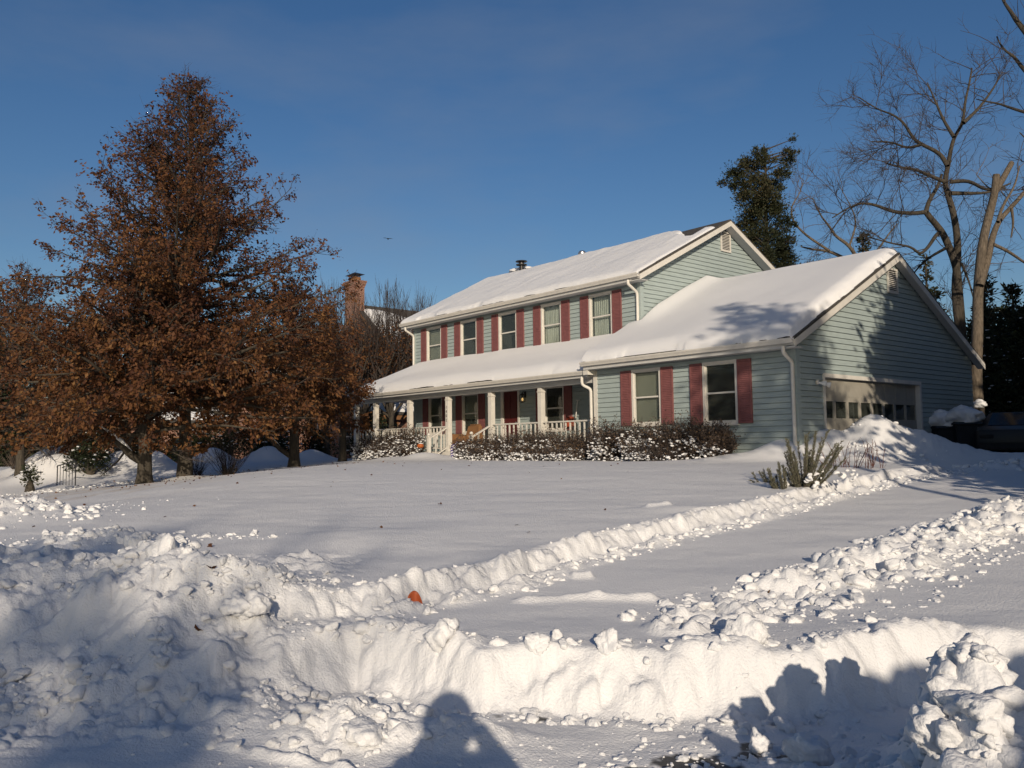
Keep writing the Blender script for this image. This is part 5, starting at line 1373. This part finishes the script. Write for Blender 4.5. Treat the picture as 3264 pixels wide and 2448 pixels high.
def canes():
    b = hit(1840, 1012); root = empty('rose_bush', b, 'dead reddish rose canes sticking out of the snow before the garage pile', 'shrub'); T = Tubes()
    for k in range(30):
        a = rng.uniform(-1, 1); p = RT * a * .55 + FW * rng.uniform(-.25, .25); d = RT * (a * .25 + rng.normal() * .2) + np.array([0, 0, 1.0]) + FW * rng.normal() * .15
        P = bez(np.array([p[0], p[1], -.1]), d, rng.uniform(.35, .68), 5, wig=.12); T.add(P, .008, .004, 4); sub(T, P, .14, .004, 0, 6, .1)
    T.build('stems', M['twigred'], root)
canes()

# ------------------------------------------------------------------ small things by the house
# pumpkin
p = at_y(908, 966, -.95); pb = np.array([p[0], p[1], p[2] - .02])
root = empty('pumpkin', pb, 'orange pumpkin half sunk in snow left of the porch steps', 'pumpkin')
n, k = 48, 16; V = []; F = []
for i in range(k + 1):
    ph = math.pi * i / k
    for j in range(n):
        a = 2 * math.pi * j / n; r = math.sin(ph) ** .8 * (.15 + .014 * abs(math.cos(a * 5))) if 0 < i < k else .004
        z = .115 * math.cos(ph) - .03 * math.exp(-(math.sin(ph) / .3) ** 2) * math.copysign(1, math.cos(ph))
        V.append((r * math.cos(a), r * math.sin(a), z + .09))
for i in range(k):
    for j in range(n): F.append((i * n + j, i * n + (j + 1) % n, (i + 1) * n + (j + 1) % n, (i + 1) * n + j))
mesh_np('body', V, F, M['orange'], root, True); root.scale = (.75, .75, .75)
mb = MB(); mb.tube([(0, 0, .16), (.005, 0, .20), (.025, .01, .235)], [.022, .015, .018], 7); mb.build('stem', M['stem'], root, smooth=True)
V = CLOD4[4] * (.13, .12, .03) + (0.01, .02, .19); mesh_np('snow_cap', V, ICO4[1], M['snow'], root, True)
# striped cloth
p0 = at_y(979, 993, -1.15); root = empty('striped_cloth', p0, 'purple and white striped cloth hanging beside the porch steps', 'cloth')
V = []; nx, nz = 14, 12
for i in range(nx):
    for j in range(nz):
        u, v_ = i / (nx - 1), j / (nz - 1); V.append((u * .46, -.03 * math.sin(u * 9) - .10 * v_, .44 - v_ * .42 + .10 * u + .02 * math.sin(u * 7 + v_ * 4) - .14 * abs(u - .4)))
F = [(i * nz + j, (i + 1) * nz + j, (i + 1) * nz + j + 1, i * nz + j + 1) for i in range(nx - 1) for j in range(nz - 1)]
o = mesh_np('cloth', V, F, M['stripe'], root, True); md = o.modifiers.new('t', 'SOLIDIFY'); md.thickness = .008; o.rotation_euler = (0, R(-22), 0)
# tan armchair on the porch
ab = np.array([-14.28, .98, 0.0]); root = empty('armchair', ab, 'tan padded armchair on the porch in front of the entrance', 'armchair')
mb = MB(); mb.box(-.42, .42, -.30, .25, .14, .44); mb.build('seat', M['tan'], root, smooth=True, bevel=.06, seg=3)
mb = MB(); mb.hexa([(-.40, .22, .36), (.52, .22, .36), (.52, .42, .36), (-.40, .42, .36), (-.30, .38, 1.0), (.46, .38, 1.0), (.46, .54, 1.0), (-.30, .54, 1.0)]); mb.build('backrest', M['tan'], root, smooth=True, bevel=.07, seg=3)
for sx in (-1, 1):
    mb = MB(); mb.box(sx * .58 - .13, sx * .58 + .13, -.36, .40, .10, .64); a = mb.build('armrest', M['tan'], root, smooth=True, bevel=.06, seg=3)
    if sx < 0:
        mb = MB(); mb.lathe([(.05, .641), (.055, .66), (.045, .665), (.04, .645)], (sx * .58, -.15, 0), 14); mb.build('cup_holder', M['rubber'], a, smooth=True)
for sx in (-.38, .38):
    for sy in (-.25, .30): mb = MB(); mb.box(sx - .03, sx + .03, sy - .03, sy + .03, 0, .14); mb.build('leg', M['stem'], root)
# red bladed snow shovel leaning by the right porch window
sbp = np.array([-9.05, 1.42, 0.0]); root = empty('snow_shovel', sbp, 'red bladed snow shovel leaning on the porch wall by the right window', 'shovel')
mb = MB(); mb.tube([(.1, -.05, .05), (.1, .05, .75), (.1, .20, 1.62)], .017, 8); mb.box(.02, .18, .19, .22, 1.62, 1.645); mb.build('shaft', M['white'], root)
V = []; 
for i in range(9):
    for j in range(7):
        u = i / 8 - .5; v_ = j / 6; V.append((-.15 + u * .34, .08 + .06 * math.cos(u * 3), .78 + v_ * .32 - .06 * u * u))
F = [(i * 7 + j, (i + 1) * 7 + j, (i + 1) * 7 + j + 1, i * 7 + j + 1) for i in range(8) for j in range(6)]
o = mesh_np('blade', V, F, M['shovelred'], root, True); md = o.modifiers.new('t', 'SOLIDIFY'); md.thickness = .012
mb = MB(); mb.tube([(-.15, .10, 0), (-.15, .12, .75)], .016, 8); mb.build('shaft', M['stem'], root)
# orange drive marker
p = hit(897, 1316); mbp = np.array([p[0], p[1], p[2] - .02]); root = empty('drive_marker', mbp, 'orange curved plastic marker poking out of the snow at the corner of the drive', 'marker')
V = []; 
for i in range(11):
    for j in range(9):
        u = i / 10 - .5; v_ = j / 8; hh = .155 * (1 - (abs(u + .12) * 1.5) ** 2 * .75); q = RT * (u * .11) + FW * (.05 * (1 - (2 * u) ** 2)); V.append((q[0], q[1], v_ * max(.03, hh)))
F = [(i * 9 + j, (i + 1) * 9 + j, (i + 1) * 9 + j + 1, i * 9 + j + 1) for i in range(10) for j in range(8)]
o = mesh_np('shell', V, F, M['marker'], root, True); md = o.modifiers.new('t', 'SOLIDIFY'); md.thickness = .006
mb = MB(); mb.tube([(0, 0, -.4), (0, 0, .06)], .012, 6); mb.build('stake', M['stem'], root)
# short iron railing at the neighbour's walk
ra = hit(123, 1048); rb = gbase(163, 1030, 27.6)
root = empty('iron_railing', ra, 'short black iron railing on the snowy walk at the far left', 'railing'); d = rb - ra
mb = MB(); mb.tube([(-.06, 0, .60), (0, 0, .64), d + (0, 0, .80)], .02, 6); mb.build('handrail', M['blackmetal'], root, smooth=True)
for k in range(7):
    q = d * k / 6; mb = MB(); mb.tube([q + (0, 0, -.1), q + (0, 0, .64 + .16 * k / 6)], .018 if k in (0, 6) else .010, 6); mb.build('post' if k in (0, 6) else 'baluster', M['blackmetal'], root)
# trash bins with domes of snow
def bin_(p, rz, label, h, capr):
    root = empty('trash_bin', p, label, 'trash bin', 'trash bins beside the garage', rz); w0, w1 = .27, .36
    mb = MB(); mb.hexa([(-w0, -w0, .08), (w0, -w0, .08), (w0, w0, .08), (-w0, w0, .08), (-w1, -w1, h), (w1, -w1, h), (w1, w1, h), (-w1, w1, h)]); mb.build('body', M['bin'], root, smooth=True, bevel=.03)
    mb = MB(); mb.hexa([(-w1 - .03, -w1 - .03, h + .002), (w1 + .03, -w1 - .03, h + .002), (w1 + .03, w1 + .03, h + .002), (-w1 - .03, w1 + .03, h + .002), (-w1, -w1 + .02, h + .08), (w1, -w1 + .02, h + .08), (w1, w1 + .02, h + .12), (-w1, w1 + .02, h + .12)]); ld = mb.build('lid', M['bin'], root, smooth=True, bevel=.02)
    mb = MB(); mb.tube([(-.25, w1 + .08, h - .02), (.25, w1 + .08, h - .02)], .02, 8); mb.build('handle', M['bin'], root)
    for sx in (-1, 1): mb = MB(); mb.lathe([(.06, -.03), (.14, -.03), (.15, 0), (.14, .03), (.06, .03)], (sx * .33, .26, .14), 18, 'x'); mb.build('wheel', M['rubber'], root, smooth=True)
    V = CLOD4[5] * (capr, capr, .34) + (0, 0, h + .20); V[:, 2] = np.maximum(V[:, 2], h + .06); mesh_np('snow_cap', V, ICO4[1], M['snow'], root, True)
pb = at_s(2037, 960, 24.2); bz = gz(pb[0], pb[1]) - .15
bin_((pb[0], pb[1], bz), YAW + .05, 'left dark trash bin with a snow dome, beside the garage wall', .92, .42)
pb = at_s(2084, 960, 23.9); bin_((pb[0], pb[1], bz), YAW - .08, 'right dark trash bin with the taller snow dome, near the stump', 1.02, .46)
# dark parked car, only its near end in view
def car(p, rz, label):
    root = empty('parked_car', p, label, 'car', None, rz)
    # profile in (y along the car, z); near end at y=-2.2
    prof = [(-2.25, .38), (-2.30, .62), (-2.22, .92), (-1.95, 1.02), (-1.45, 1.04), (-.75, 1.42), (.35, 1.46), (1.0, 1.12), (1.9, .95), (2.2, .72), (2.22, .38)]
    def loop(x, k, dz=0): return [(x, y * k, z + dz) for y, z in prof]
    xs = [(-.88, .955), (-.90, .985), (-.80, 1.0), (0, 1.0), (.80, 1.0), (.90, .985), (.88, .955)]
    V = []; F = []; n = len(prof)
    for i, (x, k) in enumerate(xs):
        for y, z in prof:
            f = max(0, z - 1.0) * .55; xx = x - math.copysign(f, x) if abs(x) > .1 else x
            V.append((xx, y * k, z if abs(x) < .85 else .38 + (z - .38) * .97))
    for i in range(len(xs) - 1):
        for j in range(n - 1): F.append((i * n + j, (i + 1) * n + j, (i + 1) * n + j + 1, i * n + j + 1))
        F.append((i * n + n - 1, (i + 1) * n + n - 1, (i + 1) * n, i * n))
    mb = MB(); mb.add(V, F); mb.f.append(tuple(range(n))); mb.f.append(tuple(range((len(xs) - 1) * n, len(xs) * n))[::-1])
    b = mb.build('body', M['carpaint'], root, smooth=True, bevel=.035, seg=3)
    for sx in (-1, 1):
        for wy in (-1.4, 1.35):
            mb = MB(); mb.lathe([(.2, -.1), (.31, -.1), (.33, -.06), (.33, .06), (.31, .1), (.2, .1)], (sx * .80, wy, .33), 24, 'x'); wl = mb.build('wheel', M['rubber'], root, smooth=True)
            mb = MB(); mb.lathe([(.02, -.105), (.19, -.11), (.2, -.09), (.2, .09), (.19, .11), (.02, .105)], (sx * .80, wy, .33), 18, 'x'); mb.build('rim', M['metal'], wl, smooth=True)
        mb = MB(); mb.box(sx * .66 - .16, sx * .66 + .16, -2.31, -2.22, .70, .80); mb.build('tail_lamp', M['rubber'], root, bevel=.02)
        mb = MB(); mb.hexa([(sx * .862, -1.2, 1.03), (sx * .87, -1.2, 1.03), (sx * .87, .9, 1.03), (sx * .862, .9, 1.03), (sx * .70, -.72, 1.36), (sx * .708, -.72, 1.36), (sx * .708, .35, 1.39), (sx * .70, .35, 1.39)]); mb.build('side_window', M['carglass'], root)
    mb = MB(); mb.hexa([(-.66, -1.43, 1.06), (.66, -1.43, 1.06), (.66, -1.40, 1.05), (-.66, -1.40, 1.05), (-.56, -.80, 1.415), (.56, -.80, 1.415), (.56, -.78, 1.40), (-.56, -.78, 1.40)]); mb.build('rear_window', M['carglass'], root)
    mb = MB(); mb.box(-.85, .85, -2.36, -2.22, .40, .58); mb.build('bumper', M['rubber'], root, bevel=.03)
pb = at_s(2204, 985, 22.2); gzc = gz(pb[0], pb[1]) - .22
c_ = np.array([pb[0], pb[1]]) + FW[:2] * 2.0
car((c_[0] + RT[0] * 1.15, c_[1] + RT[1] * 1.15, gzc), YAW - .56, 'dark car parked at the right edge, its rear end showing above the snow')
# bird
bp = at_s(838, 516, 60); root = empty('bird', bp, 'tiny dark bird gliding in the sky left of the house roof', 'bird')
bm_ = MB()
V = []
for (x, y, z, sx_) in [(0, -.22, 0, .01), (0, -.12, 0, .05), (0, .02, 0, .07), (0, .16, 0, .045), (0, .24, .01, .03), (0, .34, 0, .01)]: V.append((np.array([x, y, z]), sx_))
bm_.tube([v[0] for v in V], [v[1] for v in V], 8); 
bd = bm_.build('body', M['blackmetal'], root, smooth=True)
for sx in (-1, 1):
    m2 = MB(); m2.add([(sx * .03, .10, .03), (sx * .03, -.06, .03), (sx * .28, -.04, .06), (sx * .52, -.12, .02), (sx * .50, -.06, .03), (sx * .26, .14, .07), (sx * .03, .10, .05), (sx * .03, -.06, .05), (sx * .28, -.04, .08), (sx * .26, .14, .09)], [(0, 1, 2, 5), (5, 2, 3, 4), (6, 9, 8, 7), (9, 4, 3, 8)]); m2.build('wing', M['blackmetal'], root)
root.rotation_euler = (0, .12, YAW); root.scale = (.75, .75, .75)
# dead oak leaves dropped on the snow
lg = 'dead leaves on the snow'
for k, (ox, oy, s_, lb) in enumerate([(545, 1322, 6.0, 'largest dead brown leaf, at the foot of the cracked snow block'), (427, 1372, 5.9, 'dead brown leaf standing upright low on the left pile'), (460, 1245, 6.6, 'dead brown leaf high on the left snow pile'), (455, 1262, 6.4, 'dead brown leaf just below the highest one on the left pile'), (456, 1180, 9.2, 'small dead leaf on the smooth lawn right of the left pile'), (950, 1093, 14, 'tiny dead leaf alone on the middle of the lawn')]):
    p = hit(ox, oy); pz = gz(p[0], p[1], True); n = 9
    V = [(0, 0, .01)] + [(.6 * (.055 + .03 * (j % 2)) * math.cos(j * 6.28 / n), .6 * (.03 + .025 * (j % 2)) * math.sin(j * 6.28 / n), .012 + .015 * math.sin(j * 1.7)) for j in range(n)]
    F = [(0, 1 + j, 1 + (j + 1) % n) for j in range(n)]
    o = mesh_np('dead_leaf', np.array(V) * (1.0 if s_ < 9 else .9), F, M['oakleaf'], None, rnd=np.full(n, .3)); o.location = (p[0], p[1], pz + .015); o.rotation_euler = (rng.normal() * .5, rng.normal() * .5, rng.uniform(0, 6)); tag(o, lb, 'leaf', lg)

def litter():
    P = []
    for _ in range(620):
        if rng.random() < .95: s_, t_ = 23.5 + rng.normal() * 3.2, -9.0 + rng.normal() * 2.6
        else: s_, t_ = rng.uniform(7, 22), rng.uniform(-7, 3)
        P.append((s_, t_))
    P = np.array(P); z = ground(P[:, 0], P[:, 1]); xy = CAM[:2] + P[:, :1] * FW[:2] + P[:, 1:] * RT[:2]
    a = unit(len(P)) * (1, 1, .25)
    o = leaf_mesh('leaf_litter', np.column_stack([xy, z + .012]), .055 , M['oakleaf'], None, aspect=.6, axis=a); tag(o, kind='stuff')
litter()

# ------------------------------------------------------------------ neighbours
def brick_house(xc, y0, w_, dep, ze, zr, label, chim=None, gzv=-.8):
    base = np.array([xc, y0, gzv]); root = empty('brick_house', base, label, 'house', 'neighbouring houses')
    h = w_ / 2; m = MB(); H_ = ze - gzv
    m.box(-h, h, 0, dep, 0, H_); m.prism([(-h, 0, H_), (h, 0, H_), (0, 0, zr - gzv)], (0, dep, 0)); m.build('wall', M['brick'], root)
    o = .35; sl_ = (zr - ze) / h
    m = MB()
    for sx in (-1, 1): m.prism([(sx * (h + o), -o, H_ - o * sl_ + .02), (0, -o, zr - gzv + .02), (0, -o, zr - gzv + .14), (sx * (h + o), -o, H_ - o * sl_ + .14)], (0, dep + 2 * o, 0))
    rf = m.build('roof', M['shingle'], root)
    m = MB()
    for sx in (-1, 1): m.prism([(sx * (h + o) * 1.0, -o - .03, H_ - o * sl_ - .2), (0, -o - .03, zr - gzv - .18), (0, -o - .03, zr - gzv + .019), (sx * (h + o), -o - .03, H_ - o * sl_ + .019)], (0, .06, 0))
    m.box(h + .02, h + o, -.2, dep, H_ - .5, H_ - .22); m.build('trim', M['tan'], root)
    U_ = np.linspace(-o * .3, dep + o * .3, 60); 
    for sx in (1, -1):
        VV = np.linspace(.0, 1, 30); uu, vv = np.meshgrid(U_, VV, indexing='ij'); X = sx * (h + o) * (1 - vv); Z = H_ - o * sl_ + .14 + sl_ * (h + o) * vv
        d = np.minimum.reduce([uu + o * .3, (1 - vv) * 3 - .28 - .5 * sstep(1, 4, uu), vv * 4 + .02]); T_ = rnd_edge(d, .2, .3)
        V = np.stack([X, uu, Z + T_], -1).reshape(-1, 3); n, k = uu.shape; i = np.arange(n - 1)[:, None] * k; j = np.arange(k - 1)[None]; F = np.stack([i + j, i + k + j, i + k + j + 1, i + j + 1], -1).reshape(-1, 4)
        mesh_np('roof_snow', V, F, M['snow'], root, True)
    for (x, z) in [(-h * .55, .9), (h * .55, .9), (-h * .55, 3.7), (h * .55, 3.7)]:
        if z + 1.4 > H_: continue
        m = MB(); m.box(x - .5, x + .5, -.05, -.001, z - .06, z); m.box(x - .5, x + .5, -.05, -.001, z + 1.4, z + 1.48); m.box(x - .56, x - .5, -.05, -.001, z - .06, z + 1.48); m.box(x + .5, x + .56, -.05, -.001, z - .06, z + 1.48); m.box(x - .5, x + .5, -.04, -.001, z + .68, z + .72); wn = m.build('window', M['white'], root)
        m = MB(); m.box(x - .5, x + .5, -.02, -.002, z, z + .68); m.box(x - .5, x + .5, -.02, -.002, z + .72, z + 1.4); m.build('pane', M['bin'], wn)
    for yy in np.arange(2.0, dep - 1.5, 3.2):
        for z in (.9, 3.7):
            if z + 1.4 > H_: continue
            m = MB(); m.box(h + .001, h + .05, yy - .56, yy - .5, z, z + 1.4); m.box(h + .001, h + .05, yy + .5, yy + .56, z, z + 1.4); m.box(h + .001, h + .05, yy - .56, yy + .56, z + 1.401, z + 1.48); m.box(h + .001, h + .05, yy - .56, yy + .56, z - .08, z - .001); wn = m.build('window', M['tan'], root)
            m = MB(); m.box(h + .001, h + .02, yy - .5, yy + .5, z, z + 1.4); m.build('pane', M['bin'], wn)
    if chim:
        cw, cdp, ct = chim; t_ = ct - gzv
        m = MB(); m.box(-cw / 2, cw / 2, -cdp, -.02, 0, t_ - .45); c = m.build('chimney', M['brick'], root)
        m = MB()
        for i in range(4): e = .03 * (i + 1); m.box(-cw / 2 - e, cw / 2 + e, -cdp - e, -.02 + e, t_ - .449 + i * .10, t_ - .351 + i * .10)
        m.build('corbel', M['brick'], c)
        m = MB(); m.box(-cw * .33, cw * .33, -cdp * .8, -.02 - cdp * .2, t_ - .048, t_ + .2); m.build('flue_tile', M['tan'], c)
        m = MB(); q = cw * .33
        for sx in (-1, 1):
            for sy in (-cdp * .75, -.02 - cdp * .25): m.box(sx * q * .8 - .02, sx * q * .8 + .02, sy - .02, sy + .02, t_ + .201, t_ + .36)
        m.hexa([(-q * 1.5, -cdp * 1.05, t_ + .361), (q * 1.5, -cdp * 1.05, t_ + .361), (q * 1.5, cdp * .05, t_ + .361), (-q * 1.5, cdp * .05, t_ + .361), (-.03, -cdp * .55, t_ + .55), (.03, -cdp * .55, t_ + .55), (.03, -cdp * .45, t_ + .55), (-.03, -cdp * .45, t_ + .55)]); m.build('chimney_cap', M['blackmetal'], c)
    return root
hc = at_s(752, 985, 52)
brick_house(hc[0], hc[1] + .8, 8.6, 17, 5.6, 9.0, 'two storey brick neighbour house with a tall chimney, seen through the bare pear trees', (1.2, .7, 10.6), gzv=-.8)
hc2 = at_s(668, 985, 46)
brick_house(hc2[0], hc2[1] + 1.5, 5.0, 6, 2.2, 4.2, 'low brick wing with a snowy roof behind the right side of the brown oaks', None, gzv=-.8)
hc3 = at_s(330, 985, 56)
brick_house(hc3[0], hc3[1], 10, 9, 5.2, 8.2, 'large brick house mostly hidden behind the tallest oak', None, gzv=-1.4)
hc4 = at_s(150, 985, 50)
brick_house(hc4[0], hc4[1], 7, 8, 2.0, 4.4, 'single storey brick house with a snowy roof, glimpsed at the left through brown leaves', None, gzv=-1.4)

# ------------------------------------------------------------------ behind the viewer: photographer and the plough heap that shade the foreground
def person():
    f2 = lambda a, t_, z: CAM + FW * a + RT * t_ + np.array([0, 0, z])
    base = f2(-.36, 0, ROADZ - CAM[2]); root = empty('person', base, 'person in a dark hooded coat raising a phone to take the picture', 'person')
    def chain(pairs, joints, rad, name, m, parent, sub_=2):
        me = bpy.data.meshes.new(name); me.from_pydata([tuple(np.array(j) - base) for j in joints], pairs, [])
        o = bpy.data.objects.new(name, me); COL.objects.link(o); o.parent = parent
        o.modifiers.new('s', 'SKIN'); sv = me.skin_vertices[0].data
        for v, r in zip(sv, rad): v.radius = (r, r) if np.isscalar(r) else r
        sv[0].use_root = True; ss_ = o.modifiers.new('ss', 'SUBSURF'); ss_.levels = ss_.render_levels = sub_
        dg = bpy.context.evaluated_depsgraph_get(); me2 = bpy.data.meshes.new_from_object(o.evaluated_get(dg)); o.modifiers.clear(); o.data = me2; me2.materials.clear(); me2.materials.append(m)
        for p in me2.polygons: p.use_smooth = True
        return o
    J = [f2(-.36, 0, -.70), f2(-.36, 0, -.45), f2(-.36, 0, -.26), f2(-.35, 0, -.15), f2(-.33, 0, -.02), f2(-.32, 0, .07),
         f2(-.36, -.12, -.75), f2(-.33, -.13, -1.17), f2(-.37, -.14, -1.56), f2(-.27, -.15, -1.60), f2(-.36, .12, -.75), f2(-.33, .13, -1.17), f2(-.37, .14, -1.56), f2(-.27, .15, -1.60),
         f2(-.36, -.22, -.24), f2(-.22, -.27, -.40), f2(-.07, -.10, -.10), f2(-.36, .22, -.24), f2(-.22, .36, -.36), f2(-.07, .12, -.07)]
    E_ = [(0, 1), (1, 2), (2, 3), (3, 4), (4, 5), (0, 6), (6, 7), (7, 8), (8, 9), (0, 10), (10, 11), (11, 12), (12, 13), (2, 14), (14, 15), (15, 16), (2, 17), (17, 18), (18, 19)]
    rad = [.23, .24, .20, .10, .12, .10, .13, .09, .065, .05, .13, .09, .065, .05, .12, .095, .05, .12, .085, .05]
    chain(E_, J, rad, 'body', M['coat'], root)
    # hood around the head
    V = ICO4[0] * (.155, .155, .175); c = f2(-.34, 0, .02) - base; V = V + c; mesh_np('hood', V, ICO4[1], M['coat'], root, True)
    # phone and hands
    mb = MB(); a = [f2(-.012, -.07, -.045), f2(-.012, .07, -.045), f2(-.022, .07, -.045), f2(-.022, -.07, -.045), f2(-.012, -.07, .025), f2(-.012, .07, .025), f2(-.022, .07, .025), f2(-.022, -.07, .025)]
    mb.hexa([p - base for p in a]); mb.build('phone', M['blackmetal'], root)
    for sx in (-1, 1):
        w_ = f2(-.07, sx * .11, -.08); js = [w_, f2(-.05, sx * .095, -.05)]; pr = [(0, 1)]; rd = [.026, .03]
        for k in range(4):
            z = -.045 + .022 * k; b0 = len(js); L = (.9, 1, .95, .8)[k]
            js += [f2(-.045, sx * .10, z), f2(-.022 - .012, sx * (.088), z + .004), f2(-.030, sx * (.088 - .028 * L), z + .006)]; rd += [.012, .0095, .008]; pr += [(1, b0), (b0, b0 + 1), (b0 + 1, b0 + 2)]
        b0 = len(js); js += [f2(-.055, sx * .075, -.06), f2(-.04, sx * .05, -.052)]; rd += [.012, .009]; pr += [(1, b0), (b0, b0 + 1)]
        chain(pr, js, rd, 'hand', M['skin'], root)
person()
def heap():
    n = 150; ss, tt = np.meshgrid(np.linspace(-5.2, -2.2, n), np.linspace(1.25, 8.0, n * 2), indexing='ij')
    top = np.interp(tt, [1.25, 1.45, 1.7, 2.1, 2.5, 3.2, 4.2, 6, 7.4, 8], [0, 1.2, 2.1, 2.52, 2.76, 2.86, 2.98, 2.9, 2.2, 0]) 
    h = top * np.sqrt(np.maximum(0, 1 - ((ss + 3.7) / 1.5) ** 2)); rough = sstep(.1, .6, h)
    h = h + rough * (lumps(ss, tt, .3, 401) * .35 + lumps(ss, tt, .16, 405) * .6 + .05 * fbm(ss * 4, tt * 4, 409, 3))
    x = CAM[0] + ss * FW[0] + tt * RT[0]; y = CAM[1] + ss * FW[1] + tt * RT[1]; V = np.stack([x, y, ROADZ - .05 + h], -1).reshape(-1, 3)
    k = n * 2; i = np.arange(n - 1)[:, None] * k; j = np.arange(k - 1)[None]; F = np.stack([i + j, i + k + j, i + k + j + 1, i + j + 1], -1).reshape(-1, 4)
    o = mesh_np('snow_heap', V, F, M['snow'], None, True); tag(o, 'tall ploughed snow heap behind the viewer at the roadside', 'snow heap')
heap()
